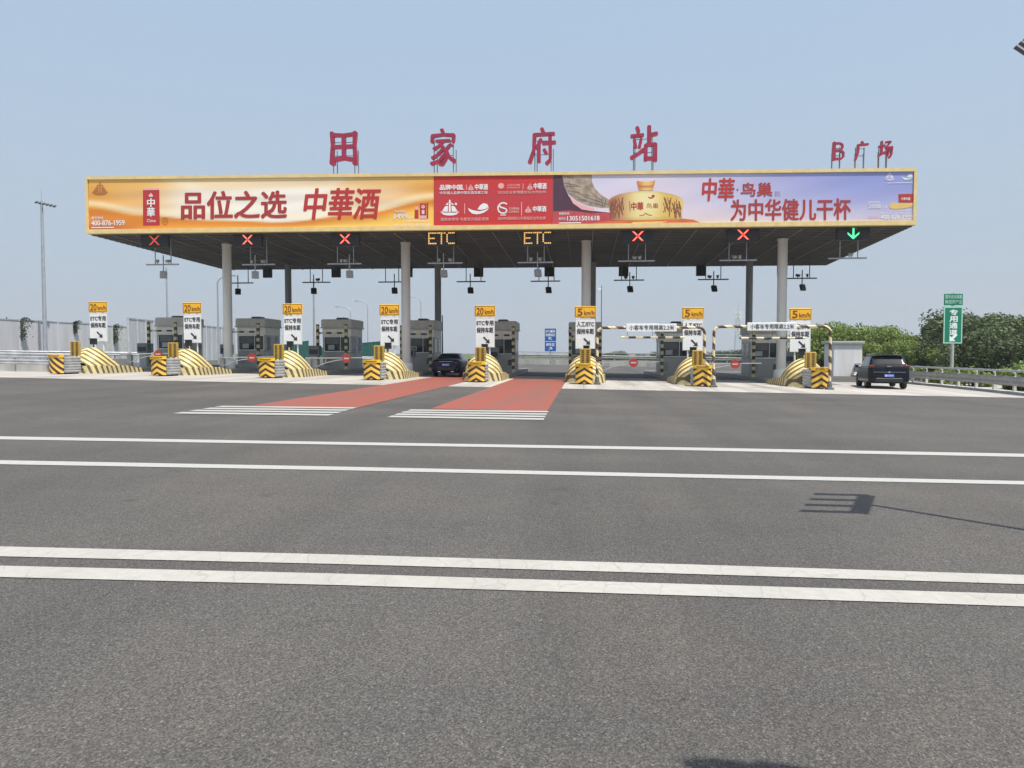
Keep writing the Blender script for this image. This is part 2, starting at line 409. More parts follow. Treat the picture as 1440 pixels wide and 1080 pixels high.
# ------------------------------------------------------------------ the canopy
YF, YB = 41.2, 57.0
FBL, FBR, FTL, FTR = at(122, 328, YF), at(1287, 315.5, YF), at(122, 248.5, YF), at(1287, 236.5, YF)
BBL, BBR = at(319, 379, YB), at(1161, 372.6, YB)
def lerp(a, b, t): return a + (b - a) * t
def soffit(x, y):
    v = (y - YF) / (YB - YF)
    fz = lerp(FBL.z, FBR.z, (x - FBL.x) / (FBR.x - FBL.x)); bz = lerp(BBL.z, BBR.z, (x - BBL.x) / (BBR.x - BBL.x))
    return lerp(fz, bz, v)
def roof_z(x): return lerp(FTL.z, FTR.z, (x - FTL.x) / (FTR.x - FTL.x))
cx0 = Vector(((FBL.x + FBR.x) / 2, (YF + YB) / 2, G(-5)))
canopy = thing('toll_canopy', cx0, 'long flat toll plaza canopy with dark slatted underside carried on grey columns', 'canopy')
def rel(vs, o): return [tuple(Vector(v) - o) for v in vs]
d = Vector((0, 0.30, 0))
mb = MB(); TB = Vector((0, 0, 2.2))
tops = [FTL + d, FTR + d, BBR + TB, BBL + TB]
bots = [FBL + d + Vector((0, 0, .02)), FBR + d + Vector((0, 0, .02)), BBR + Vector((0, 0, .02)), BBL + Vector((0, 0, .02))]
mb.add(rel(bots + tops, cx0), [(4, 5, 6, 7), (0, 1, 5, 4), (1, 2, 6, 5), (2, 3, 7, 6), (3, 0, 4, 7)])
mb.build('roof', mat('canopy sheet steel', (0.42, 0.42, 0.41), 0.6), canopy)
# slatted underside: closely spaced dark slats across the whole width
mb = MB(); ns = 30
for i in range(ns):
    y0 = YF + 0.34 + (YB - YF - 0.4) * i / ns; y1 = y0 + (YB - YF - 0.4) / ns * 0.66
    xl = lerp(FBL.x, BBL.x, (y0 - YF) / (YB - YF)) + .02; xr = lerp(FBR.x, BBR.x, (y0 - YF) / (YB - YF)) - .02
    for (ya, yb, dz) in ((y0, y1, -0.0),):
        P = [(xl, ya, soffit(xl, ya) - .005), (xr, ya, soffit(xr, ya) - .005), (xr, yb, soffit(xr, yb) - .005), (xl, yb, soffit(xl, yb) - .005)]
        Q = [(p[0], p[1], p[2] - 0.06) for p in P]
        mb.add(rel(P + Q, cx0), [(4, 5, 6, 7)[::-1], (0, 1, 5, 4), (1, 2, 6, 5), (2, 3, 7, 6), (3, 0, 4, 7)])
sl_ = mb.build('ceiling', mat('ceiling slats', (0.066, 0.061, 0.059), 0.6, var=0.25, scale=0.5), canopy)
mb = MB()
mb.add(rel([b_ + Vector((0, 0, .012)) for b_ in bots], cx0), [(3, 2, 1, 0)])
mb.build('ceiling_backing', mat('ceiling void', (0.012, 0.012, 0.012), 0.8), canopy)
# light-coloured bracing rods just below the slats
mb = MB(); rnd = random.Random(4)
for k in range(1, 33):
    t = k / 33; f0 = FBL.lerp(FBR, t); b0 = BBL.lerp(BBR, t)
    xk = f0.x; ye = YB - .2
    if xk < BBL.x: ye = YF + (YB - YF) * (xk - FBL.x) / (BBL.x - FBL.x) - .3
    if xk > BBR.x: ye = YF + (YB - YF) * (FBR.x - xk) / (FBR.x - BBR.x) - .3
    if ye < YF + 1: continue
    w_ = .03 if k % 2 else .014
    mb.bar(*rel([(xk, YF + .4, soffit(xk, YF + .4) - .10), (xk, ye, soffit(xk, ye) - .10)], cx0), w_, w_)
mb.build('bracing', mat('brace rods', (0.34, 0.33, 0.32), 0.5), canopy)
# yellow trim round the boards
for nm, A, B in (('top_trim', FTL, FTR), ('bottom_trim', FBL, FBR)):
    mb = MB(); h = 0.16; up = nm[0] == 't'
    z0, z1 = (-h, 0.02) if up else (-0.02, h + .06)
    mb.add(rel([A + Vector((-.06, 0, z0)), B + Vector((.06, 0, z0)), B + Vector((.06, 0, z1)), A + Vector((-.06, 0, z1)),
                A + Vector((-.06, .55, z0)), B + Vector((.06, .55, z0)), B + Vector((.06, .55, z1)), A + Vector((-.06, .55, z1))], cx0),
           [(0, 1, 2, 3), (7, 6, 5, 4), (4, 5, 1, 0), (3, 2, 6, 7), (1, 5, 6, 2), (4, 0, 3, 7)])
    mb.build(nm, mat('trim yellow', (0.78, 0.60, 0.27), 0.45, var=0.08), canopy)
for A, B, s in ((FBL, FTL, -1), (FBR, FTR, 1)):
    mb = MB(); x0, x1 = sorted((A.x + s * .055, A.x - s * .10))
    mb.box(x0 - cx0.x, x1 - cx0.x, YF + .003 - cx0.y, YF + .5 - cx0.y, A.z + .22 - cx0.z, B.z - .165 - cx0.z)
    mb.build('side_trim', mat('trim yellow', (0.78, 0.60, 0.27), 0.45), canopy)
# columns
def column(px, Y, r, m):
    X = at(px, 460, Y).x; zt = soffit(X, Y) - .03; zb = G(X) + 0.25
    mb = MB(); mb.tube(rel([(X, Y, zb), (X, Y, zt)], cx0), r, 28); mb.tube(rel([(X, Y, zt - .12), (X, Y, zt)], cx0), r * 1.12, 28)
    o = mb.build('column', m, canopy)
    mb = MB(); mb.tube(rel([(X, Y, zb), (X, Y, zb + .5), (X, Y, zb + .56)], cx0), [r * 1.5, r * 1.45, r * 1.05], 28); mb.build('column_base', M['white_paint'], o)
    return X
for px in (320.5, 571, 824, 1099): column(px, 45.0, 0.275, M['grey_paint'])
for px in (406, 616, 833, 1053): column(px, 54.3, 0.24, mat('shaded rear column grey', (0.27, 0.28, 0.275), 0.55, streak=True))  # rear columns get a darker grey to imitate the shade under the canopy

# ------------------------------------------------------------------ advertising boards on the canopy front
YP = YF + 0.06
def py_slope(px): return -(px - 700) * 0.0107
class Board:
    """a printed board; artwork is placed by the photograph's own measurements on the board's real plane"""
    def __init__(s, x0, x1, label):
        s.x0, s.x1 = x0, x1
        s.o = at((x0 + x1) / 2, 325, YP); s.root = thing('billboard', s.o, label, 'billboard', None)
        s.k = 0
    def P(s, px, py, lift):
        v = at(px, py, YP - lift); return v - s.o
    def panel(s, fn, m, nx=160, ny=26):
        mb = MB(); rows = []; cols = []
        for j in range(ny + 1):
            r = []
            for i in range(nx + 1):
                px = lerp(s.x0, s.x1, i / nx)
                yt = lerp(FTL_py(px), FBL_py(px), j / ny)
                r.append(s.P(px, yt, 0)); cols.append(fn(px, yt - py_slope(px)))
            rows.append(r)
        rows.reverse(); mb.grid(rows, False)
        o = mb.build('panel', m, s.root)
        cols2 = [];
        for j in range(ny, -1, -1): cols2 += cols[j * (nx + 1):(j + 1) * (nx + 1)]
        ca = o.data.color_attributes.new('print', 'FLOAT_COLOR', 'POINT')
        for i, c in enumerate(cols2): ca.data[i].color = tuple(lin(c)) + (1,)
        return o
    def text(s, name, body, x0, x1, y0, y1, m, bold=0.02, lift=0.012, shear=0.0, parent=None):
        mb = s.tmesh(MB(), body, x0, x1, y0, y1, bold, lift, shear)
        return mb.build(name, m, parent or s.root)
    def tmesh(s, mb, body, x0, x1, y0, y1, bold=0.02, lift=0.012, shear=0.0):
        V, Fc = glyphs(body, 0); xm = (x0 + x1) / 2
        for k, (dx, dz) in enumerate(SHIFT if bold > .004 else SHIFT[:1]):
            e = (y1 - y0) * bold * .9
            mb.add([s.P(x0 + (x1 - x0) * (u + shear * v) + dx * e, y1 + (y0 - y1) * v - (x0 + (x1 - x0) * u - xm) * 0.0107 + dz * e, lift + k * .0006) for u, v in V], Fc)
        return mb
    def poly(s, mb, pts, lift=0.008):
        n = len(pts); vs = [s.P(x, y, lift) for x, y in pts]; mb.add(vs, [tuple(range(n))]); return mb
    def line(s, mb, pts, wd, lift=0.01):
        for (a, b_) in zip(pts[:-1], pts[1:]):
            dx, dy = b_[0] - a[0], b_[1] - a[1]; l = math.hypot(dx, dy) or 1; nx_, ny_ = -dy / l * wd / 2, dx / l * wd / 2
            s.poly(mb, [(a[0] + nx_, a[1] + ny_), (a[0] - nx_, a[1] - ny_), (b_[0] - nx_, b_[1] - ny_), (b_[0] + nx_, b_[1] + ny_)], lift)
        return mb
def FTL_py(px): return lerp(251.6, 239.8, (px - 122) / 1165)
def FBL_py(px): return lerp(324.2, 311.6, (px - 122) / 1165)
def print_mat(name):
    if name in MATS: return MATS[name]
    m, t, b = new_mat(name); N, L = t.nodes.new, t.links.new
    a = N('ShaderNodeVertexColor'); a.layer_name = 'print'
    L(a.outputs[0], b.inputs['Base Color']); b.inputs['Roughness'].default_value = 0.5
    MATS[name] = m; return m
PM = print_mat('printed vinyl')
def mixc(a, b, t):
    t = max(0, min(1, t)); return tuple(x + (y - x) * t for x, y in zip(a, b))
def sst(a, b, x):
    t = max(0, min(1, (x - a) / (b - a))); return t * t * (3 - 2 * t)
INKW = mat('white print', (0.86, 0.85, 0.84), 0.5, var=0.03)
INKR = mat('crimson print', (0.50, 0.035, 0.03), 0.5, var=0.05)
INKD = mat('dark red print', (0.41, 0.040, 0.036), 0.5, var=0.05)
INKO = mat('brown print', (0.46, 0.16, 0.05), 0.5, var=0.05)
INKP = mat('pink print', (0.86, 0.45, 0.44), 0.5, var=0.05)
INKG = mat('gold print', (0.80, 0.55, 0.17), 0.5, var=0.08)

def interp(pts, x):
    for (a, b) in zip(pts[:-1], pts[1:]):
        if x <= b[0]:
            t = (x - a[0]) / (b[0] - a[0]); t = max(0, min(1, t)); t = t * t * (3 - 2 * t); return a[1] + (b[1] - a[1]) * t
    return pts[-1][1]
def sail(bd, mb, x0, x1, y0, y1, lift=0.012):
    """sailing-ship emblem: hull, mast, two sails"""
    X = lambda u: lerp(x0, x1, u); Y = lambda v: lerp(y0, y1, v)
    bd.poly(mb, [(X(0), Y(.74)), (X(.2), Y(.82)), (X(.8), Y(.82)), (X(1), Y(.74)), (X(.82), Y(.95)), (X(.62), Y(1)), (X(.38), Y(1)), (X(.18), Y(.95))], lift)
    bd.poly(mb, [(X(.46), Y(0)), (X(.54), Y(0)), (X(.55), Y(.78)), (X(.45), Y(.78))], lift)
    bd.poly(mb, [(X(.57), Y(.16)), (X(.72), Y(.3)), (X(.60), Y(.34))], lift)
    bd.poly(mb, [(X(.43), Y(.16)), (X(.28), Y(.3)), (X(.40), Y(.34))], lift)
    bd.poly(mb, [(X(.58), Y(.38)), (X(.74), Y(.42)), (X(.9), Y(.76)), (X(.60), Y(.76))], lift)
    bd.poly(mb, [(X(.42), Y(.38)), (X(.26), Y(.42)), (X(.1), Y(.76)), (X(.40), Y(.76))], lift)
    return mb
def swoosh(bd, mb, x0, x1, y0, y1, lift=0.012):
    X = lambda u: lerp(x0, x1, u); Y = lambda v: lerp(y0, y1, v)
    top = [(0, .42), (.12, .52), (.3, .58), (.45, .5), (.58, .2), (.75, 0), (.92, .1), (1, .42)]
    bot = [(.93, .62), (.8, .8), (.6, .95), (.4, 1), (.2, .92), (.06, .7)]
    k = len(top)
    bd.poly(mb, [(X(u), Y(v)) for u, v in [(0, .42), (.12, .55), (.3, .66), (.55, .72), (.8, .62), (1, .42), (.93, .62), (.8, .8), (.6, .95), (.4, 1), (.2, .92), (.06, .7)]][::1], lift)
    bd.poly(mb, [(X(u), Y(v)) for u, v in [(.45, .55), (.58, .2), (.75, 0), (.92, .1), (.99, .38), (.8, .54), (.6, .6)]], lift)
    return mb

# --- board one: orange
def orange(x, y):
    dune = interp([(120, 286), (200, 298), (300, 306), (400, 309), (500, 300), (612, 281)], x)
    c = interp([(120, 0.0), (190, .3), (270, .95), (420, 1), (540, .55), (612, .05)], x)
    top = mixc((232, 160, 66), (250, 240, 226), c)
    top = mixc(top, (240, 186, 92), (1 - sst(252, 268, y)) * (.75 - .35 * c))
    top = mixc(top, (255, 240, 205), .7 * math.exp(-((y - dune + 7) / 5) ** 2))
    low = mixc((228, 138, 44), (252, 204, 96), sst(dune, dune + 16, y) * sst(150, 420, x))
    low = mixc(low, (176, 92, 66), (1 - sst(130, 230, x)) * sst(304, 322, y))
    low = mixc(low, (226, 140, 60), .7 * sst(316, 324, y))
    st = math.sin(x * .02 + y * .33) * .5 + math.sin(x * .011 - y * .21 + 2) * .5
    col = mixc(top, low, sst(dune - 1.5, dune + 1.5, y))
    ray_ = math.exp(-((x - 330 - (y - 285) * 2.2) / 16) ** 2) + math.exp(-((x - 420 + (y - 285) * 1.6) / 12) ** 2)
    col = mixc(col, (255, 250, 238), .28 * ray_ * (1 - sst(dune - 4, dune + 4, y)))
    return tuple(max(0, min(255, v * (1 + .045 * st))) for v in col)
b1 = Board(124.6, 609.9, 'orange advertising board with large dark red characters and red bottle at left end of canopy')
b1.panel(orange, PM, 170, 30)
mb = sail(b1, MB(), 128.5, 152.5, 256, 274); mb.build('emblem', INKO, b1.root)
b1.text('slogan', '品位之选', 255.5, 402.5, 269, 307, INKD, 0.034)
b1.text('brand_lettering', '中華酒', 426, 530, 265, 308, INKR, 0.03, shear=0.05)
b1.text('caption', '服务热线', 128.5, 145, 304.5, 308.5, INKW, 0.02)
b1.text('phone_number', '400-876-1959', 128.5, 175, 309.8, 317, INKW, 0.03)
mb = b1.line(MB(), [(128.5, 320), (160, 319.7)], 1.3); mb.build('caption', INKW, b1.root)
mb = MB(); b1.poly(mb, [(201, 267.5), (224, 267.2), (224.6, 316.8), (201.2, 317.2)]); bx_ = mb.build('bottle_picture', INKR, b1.root)
mb = MB(); b1.poly(mb, [(201.6, 264.8), (223.6, 264.5), (224, 267), (201, 267.3)]); mb.build('bottle_cap', INKP, bx_)
mb = sail(b1, MB(), 208.5, 215.8, 271, 276.6); mb.build('emblem', INKW, bx_)
for ch, y0, y1 in (('中', 279, 291), ('華', 292, 304.5)): b1.text('lettering', ch, 207, 217.5, y0, y1, INKW, 0.035, parent=bx_)
b1.text('lettering', 'China', 206.5, 219, 308, 312.4, INKW, 0.0, parent=bx_)
mb = MB()
for k in range(16):
    a0, a1 = 2 * math.pi * k / 16, 2 * math.pi * (k + 1) / 16
    b1.line(mb, [(232 + 4 * math.cos(a0), 311 + 5 * math.sin(a0)), (232 + 4 * math.cos(a1), 311 + 5 * math.sin(a1))], .9)
b1.line(mb, [(229, 311), (235, 311)], .8); b1.line(mb, [(232, 307.5), (232, 314.5)], .8); mb.build('seal', INKO, b1.root)
b1.text('caption', '零售指导价', 554.5, 571.5, 295.8, 299, INKW, 0.01)
b1.text('price', '1499', 554.5, 572.8, 300.4, 307.6, INKW, 0.02)
b1.text('price_unit', '元/瓶', 573.6, 581, 303.6, 307.4, INKW, 0.0)
b1.text('caption', '北京华酒酒业有限公司', 569, 603.5, 309.2, 312.2, INKW, 0.0)
b1.text('caption', '地址：北京市（中国）朝阳区酒业大厦', 554.8, 604, 314.2, 317.4, INKW, 0.0)
mb = MB(); b1.poly(mb, [(583.2, 295), (588.4, 295), (588.6, 307.4), (583, 307.4)]); b1.poly(mb, [(590.4, 286), (599.6, 286), (599.6, 308), (590.2, 308)]); pk = mb.build('package_picture', INKR, b1.root)
mb = MB(); b1.poly(mb, [(584.2, 290.5), (587.4, 290.5), (587.6, 294.8), (584, 294.8)]); mb.build('package_label', INKP, pk); mb = MB(); b1.poly(mb, [(590.3, 303), (599.5, 303), (599.5, 307.6), (590.3, 307.6)], 0.012); mb.build('package_label', INKP, pk)
mb = MB(); b1.poly(mb, [(600.2, 285), (602.2, 285), (602.2, 307.5), (600.2, 307.5)]); mb.build('package_side', INKD, pk)
b1.text('lettering', '中', 593, 597, 288, 294, INKW, 0.03, parent=pk, lift=0.014); b1.text('lettering', '華', 593, 597, 295.5, 301.5, INKW, 0.03, parent=pk, lift=0.014)

# --- board two: red sponsor board
b2 = Board(610.3, 777.2, 'red advertising board with rows of small white emblems in the middle of canopy')
b2.panel(lambda x, y: mixc((206, 52, 48), (196, 60, 66), sst(255, 275, y) * (1 - sst(290, 310, y))), PM, 40, 12)
def row(bd, name, body, x0, x1, y0, y1, bold=0.012, m=None): bd.text(name, body, x0, x1, y0, y1, m or INKW, bold)
row(b2, 'lettering', '品牌中国', 618.5, 650, 259.8, 267, 0.05)
mb = b2.poly(MB(), [(650.6, 264.5), (653.6, 267), (650.4, 267)], .012); sail(b2, mb, 657, 667, 259, 267.6); sail(b2, mb, 740.5, 750, 257.6, 266.6)
sail(b2, mb, 737, 748.4, 289.5, 299)
mb.build('ship_emblem', INKP, b2.root)
row(b2, 'brand_lettering', '中華酒', 668, 685.8, 258.8, 266.8, 0.04)
row(b2, 'caption', '中华酒人品牌中国名酒发展工程', 618.5, 685.6, 268.8, 273)
mb = sail(b2, MB(), 618.5, 646.5, 281, 303); b2.poly(mb, [(640, 285), (642.8, 285.6), (642.2, 288.6), (639.6, 288)], .012); mb.build('ship_emblem', INKW, b2.root)
mb = b2.line(MB(), [(653.4, 286), (653.4, 300.5)], 1); b2.line(mb, [(655.8, 259.8), (655.8, 267)], .8); b2.line(mb, [(735.6, 258), (735.6, 266.4)], .8); b2.line(mb, [(733.4, 284), (733.4, 303)], 1); mb.build('divider', INKP, b2.root)
mb = swoosh(b2, MB(), 658, 687.5, 285.5, 301.5); mb.build('swoosh_emblem', INKW, b2.root)
row(b2, 'caption', '国家体育场·鸟巢官方指定用酒', 620, 687, 305.8, 310.4, 0.012, INKP)
mb = MB()
for k in range(7):
    a = 2 * math.pi * k / 7; b2.poly(mb, [(704.6 + 2.2 * math.cos(a) + 2.3 * math.cos(t * math.pi / 4), 261.4 + 2.1 * math.sin(a) + 2.1 * math.sin(t * math.pi / 4)) for t in range(8)], .010 + .001 * k)
mb.build('flower_emblem', INKP, b2.root)
row(b2, 'lettering', '企业家论坛博鳌', 712.8, 731.5, 258.6, 261.8, 0.0, INKP); row(b2, 'lettering', 'ENTREPRENEUR', 712.8, 731.5, 262.8, 264.9, 0.0, INKP)
row(b2, 'brand_lettering', '中華酒', 750.6, 768.4, 257.4, 265.8, 0.04)
row(b2, 'caption', '2024企业家博鳌论坛合作伙伴', 700, 768, 268, 272.4, 0.012, INKP)
mb = MB()
import math as _m
pts = [(713, 287.2), (710.6, 285.6), (706.4, 285.2), (702.6, 287), (702.2, 289.6), (704.6, 291.6), (709, 292.8), (712.4, 294.6), (712.6, 297.4), (709.6, 299.6), (705, 299.6), (701.6, 297.4), (700.2, 293.6), (700.8, 289.6), (703, 286.8)]
b2.line(mb, pts, 2.0, .012); b2.line(mb, [(703.6, 302.4), (711.6, 302.2)], 1.2); mb.build('letter_emblem', INKW, b2.root)
row(b2, 'lettering', 'CHINA', 716, 730.4, 291.4, 295, 0.03, INKP); row(b2, 'lettering', 'OPEN', 715.4, 729.4, 296, 299.4, 0.03, INKP)
row(b2, 'brand_lettering', '中華酒', 749.4, 768, 289.8, 297.6, 0.04)
row(b2, 'caption', '2024中国网球公开赛指定合作伙伴', 700, 767.4, 304.6, 309.2, 0.012, INKP)

# --- board three: lavender board with a gold bottle
def lavender(x, y):
    c = mixc((226, 214, 226), (150, 158, 214), sst(880, 1230, x) * (1 - .55 * sst(255, 322, y)))
    c = mixc(c, (232, 212, 206), sst(285, 322, y) * (1 - sst(900, 1290, x) * .6))
    c = mixc(c, (206, 206, 234), .5 * math.exp(-((x - 850) / 40) ** 2) * (1 - sst(262, 285, y)))
    return tuple(max(0, min(255, v * (1 + .012 * math.sin(x * .05 + y * .2)))) for v in c)
b3 = Board(777.6, 1284.6, 'lavender advertising board with a wide gold bottle and red characters at right end of canopy')
b3.panel(lavender, PM, 150, 26)
SHADE = mat('plum print', (0.085, 0.035, 0.06), 0.5)
mb = MB(); b3.poly(mb, [(777.8, 246.2), (791, 246), (793.5, 262), (800, 276), (812, 287), (834, 296.5), (858, 299), (858, 304), (777.8, 304)], .004); mb.build('dark_backdrop', SHADE, b3.root)
mb = MB(); b3.poly(mb, [(777.8, 297.4), (800, 296), (830, 299.5), (862, 299), (900, 312), (900, 317.6), (777.8, 319)], .006); mb.build('red_ribbon', mat('rose print', (0.55, 0.07, 0.085), 0.5), b3.root)
mb = MB(); b3.poly(mb, [(790.6, 246), (832, 245.6), (832.6, 256), (836, 264), (842, 271), (850, 277), (858, 281.6), (858, 291.4), (846, 292), (826, 288.4), (810, 281.4), (799, 272), (793, 260)], .008)
ar = mb.build('arch_picture', mat('stone print', (0.40, 0.31, 0.23), 0.5, var=0.3, scale=3), b3.root)
mb = MB(); rnd = random.Random(9)
for (a, b_) in [((791, 257), (807, 260)), ((797, 248), (806, 251)), ((795, 262), (815, 262)), ((800, 254), (803, 266)), ((806, 259), (816, 263)), ((812, 272), (830, 276)), ((798, 268), (816, 271)), ((830, 270), (846, 282)), ((838, 276), (838, 290)), ((846, 280), (848, 291)), ((852, 280), (850, 291)), ((820, 276), (856, 288)), ((800, 272), (826, 283)), ((812, 280), (850, 289.6)), ((822, 262), (832, 268))]:
    b3.line(mb, [a, b_], .7, .011)
mb.build('arch_lines', mat('slate print', (0.10, 0.09, 0.10), 0.5), ar)
mb = MB(); b3.poly(mb, [(800, 275), (806, 281), (818, 288), (836, 293.4), (834, 297), (818, 294.4), (806, 286)], .009); mb.build('rim_picture', INKP, ar)
b3.text('caption', '销售热线', 786, 800.5, 298.6, 302, INKW, 0.02)
b3.text('caption', '欧先生', 786, 796, 305.6, 309.4, INKW, 0.01); b3.text('phone_number', '13051501618', 797.6, 843, 303.6, 310, INKW, 0.035)
mb = b3.line(MB(), [(786, 313.6), (817, 313.2)], 1.3, .012); mb.build('caption', INKW, b3.root)
mb = MB()
pl_ = [(812, 317.6), (850, 311.4), (905, 308.6), (955, 307), (975, 309), (986.5, 313.6), (987, 315.9)]
b3.poly(mb, pl_, .010); mb.build('plinth_picture', mat('vermilion print', (0.66, 0.16, 0.05), 0.5, var=0.25, scale=0.6), b3.root)
mb = MB(); b3.poly(mb, [(890, 312.4), (940, 311), (920, 316.4), (885, 316.8)], .012); mb.build('plinth_glow', INKG, b3.root)
body = [(861, 310), (856.4, 291), (855.4, 283), (861, 277), (872, 272.6), (890, 269.4), (906, 268.4), (925, 269), (944, 272.6), (956, 277), (961.4, 283), (960, 294), (957, 308.6)]
def printed(bd, name, parent, xs, topf, botf, lift, fn, ny=14):
    """a printed picture: a grid between two outline curves, coloured like the print"""
    mb = MB(); rows = []; cols = []
    for j in range(ny + 1):
        v = j / ny; rows.append([bd.P(x, lerp(botf(x), topf(x), v), lift) for x in xs]); cols += [fn((x - xs[0]) / (xs[-1] - xs[0]), v) for x in xs]
    mb.grid(rows, False); o = mb.build(name, PM, parent); ca = o.data.color_attributes.new('print', 'FLOAT_COLOR', 'POINT')
    for k, c in enumerate(cols): ca.data[k].color = tuple(lin(c)) + (1,)
    return o
def plin(pts, x):
    for a, b_ in zip(pts[:-1], pts[1:]):
        if x <= b_[0]: return lerp(a[1], b_[1], max(0, (x - a[0]) / (b_[0] - a[0])))
    return pts[-1][1]
TOPC = [(855.4, 284), (857, 280), (861, 277), (872, 272.6), (890, 269.4), (906, 268.4), (925, 269), (944, 272.6), (956, 277), (960, 280.5), (961.4, 284)]
BOTC = [(855.4, 285), (856.6, 292), (858.5, 301), (861, 310), (900, 309.8), (957, 308.6), (959, 300), (960.6, 291), (961.4, 285)]
def pot(u, v):
    c = mixc((176, 112, 82), (240, 222, 150), sst(0.0, .42, u)); c = mixc(c, (226, 186, 96), sst(.55, .8, u)); c = mixc(c, (238, 214, 132), .6 * sst(.86, .98, u))
    c = mixc(c, (250, 240, 196), .5 * math.exp(-((u - .52) / .16) ** 2) * sst(.1, .6, v)); c = mixc(c, (188, 140, 74), .45 * (1 - sst(0, .14, v))); return mixc(c, (196, 160, 90), .4 * sst(.9, 1, v))
bt = printed(b3, 'bottle_picture', b3.root, [lerp(855.4, 961.4, k / 40) for k in range(41)], lambda x: plin(TOPC, x), lambda x: plin(BOTC, x), .014, pot)
NT = [(895.6, 254.2), (903, 255.6), (914, 255.6), (921.4, 253.4)]; NB = [(895.6, 255.4), (897.4, 263), (898.6, 268), (918, 267.8), (919.6, 262), (921.4, 254.6)]
printed(b3, 'bottle_stopper', bt, [lerp(895.6, 921.4, k / 16) for k in range(17)], lambda x: plin(NT, x), lambda x: plin(NB, x), .0145,
        lambda u, v: mixc(mixc(mixc((204, 132, 70), (238, 196, 118), sst(0, .5, u)), (216, 160, 92), sst(.6, 1, u)), (186, 96, 44), .7 * math.exp(-((v - .45) / .12) ** 2)))
mb = MB(); rnd = random.Random(11)
for (xa, xb) in ((859, 886), (932, 958)):
    mb = MB()
    for k in range(20):
        x = rnd.uniform(xa, xb); t = (x - 855) / 106; yt = 271 + 28 * (t - .5) ** 2 * 1.6 + rnd.uniform(1, 12); l = rnd.uniform(10, 24); yb = min(yt + l, 307)
        b3.line(mb, [(x, yt), (max(xa, min(xb, x + rnd.uniform(-7, 7))), yb)], rnd.uniform(.8, 1.7), .016 + k * 0.0001)
    mb.build('lattice_print', mat('umber print', (0.26, 0.09, 0.045), 0.5), bt)
b3.text('bottle_lettering', '中華', 887.6, 904.6, 284.4, 295.6, INKR, 0.03, .018, parent=bt); b3.text('bottle_lettering', '鸟巢', 908.6, 926, 285.6, 293, INKD, 0.0, .018, parent=bt)
mb = b3.line(MB(), [(899, 303.4), (905, 302.6), (908, 299.6), (911, 302), (917, 302.8)], 1, .018); swoosh(b3, mb, 911, 921, 273.6, 279.4, .018); mb.build('bottle_emblem', INKD, bt)
b3.text('brand_lettering', '中華', 987, 1031, 251, 282, INKR, 0.03, shear=0.05)
mb = b3.poly(MB(), [(1036, 265.6), (1038.2, 265.6), (1038.2, 268), (1036, 268)], .012); mb.build('dot', INKD, b3.root)
b3.text('brand_lettering', '鸟巢', 1042, 1086, 257, 276, INKD, 0.03)
mb = MB()
for q in range(3): b3.line(mb, [(1090.4, 269.6 + q * 2.6), (1096.4, 269.4 + q * 2.6)], .9)
b3.line(mb, [(1090.4, 269), (1090.4, 275.4)], .9); b3.line(mb, [(1096.4, 269), (1096.4, 275.4)], .9); mb.build('seal', mat('mauve print', (0.50, 0.36, 0.50), 0.5), b3.root)
b3.text('slogan', '为中华健儿干杯', 1028, 1196, 280, 309.6, INKD, 0.027)
mb = sail(b3, MB(), 1243.4, 1259, 241.6, 254); b3.line(mb, [(1248, 257.4), (1283.6, 257)], 1.2, .012); mb.build('emblem', mat('pale violet print', (0.72, 0.68, 0.82), 0.5), b3.root)
mb = swoosh(b3, MB(), 1268, 1283.6, 244.6, 253); mb.build('swoosh_emblem', mat('pale mint print', (0.72, 0.83, 0.76), 0.5), b3.root)
b3.text('caption', '零售指导价', 1221, 1238, 283, 286.2, INKW, 0.0); b3.text('price', '2008', 1221.4, 1238.4, 287.4, 293, INKW, 0.015); b3.text('price_unit', '元/瓶', 1240, 1247.6, 289.4, 292.4, INKW, 0.0)
mb = b3.poly(MB(), [(1263.4, 273), (1284.2, 272.4), (1284.2, 284.6), (1264, 285)], .012); pk = mb.build('package_picture', INKR, b3.root)
b3.text('lettering', '中華鸟巢', 1267.6, 1280, 277.4, 281.6, INKW, 0.02, .016, parent=pk)
mb = b3.poly(MB(), [(1251.6, 292.4), (1251, 288), (1254, 284.8), (1262, 285.4), (1284.2, 285.4), (1284.2, 290), (1270, 293.4), (1256, 293.8)], .011); mb.build('bottle_picture', INKG, pk)
b3.text('caption', '北京华酒酒业有限公司', 1253, 1284, 294.6, 297.4, INKW, 0.0); b3.text('caption', '地址：北京市（中国）朝阳区酒业大厦', 1238.6, 1284, 298.2, 300.8, INKW, 0.0)
b3.text('caption', '服务热线', 1221, 1236, 304, 307.4, INKP, 0.0); b3.text('phone_number', '400-876-1959', 1238.6, 1284, 302, 308, INKW, 0.03)

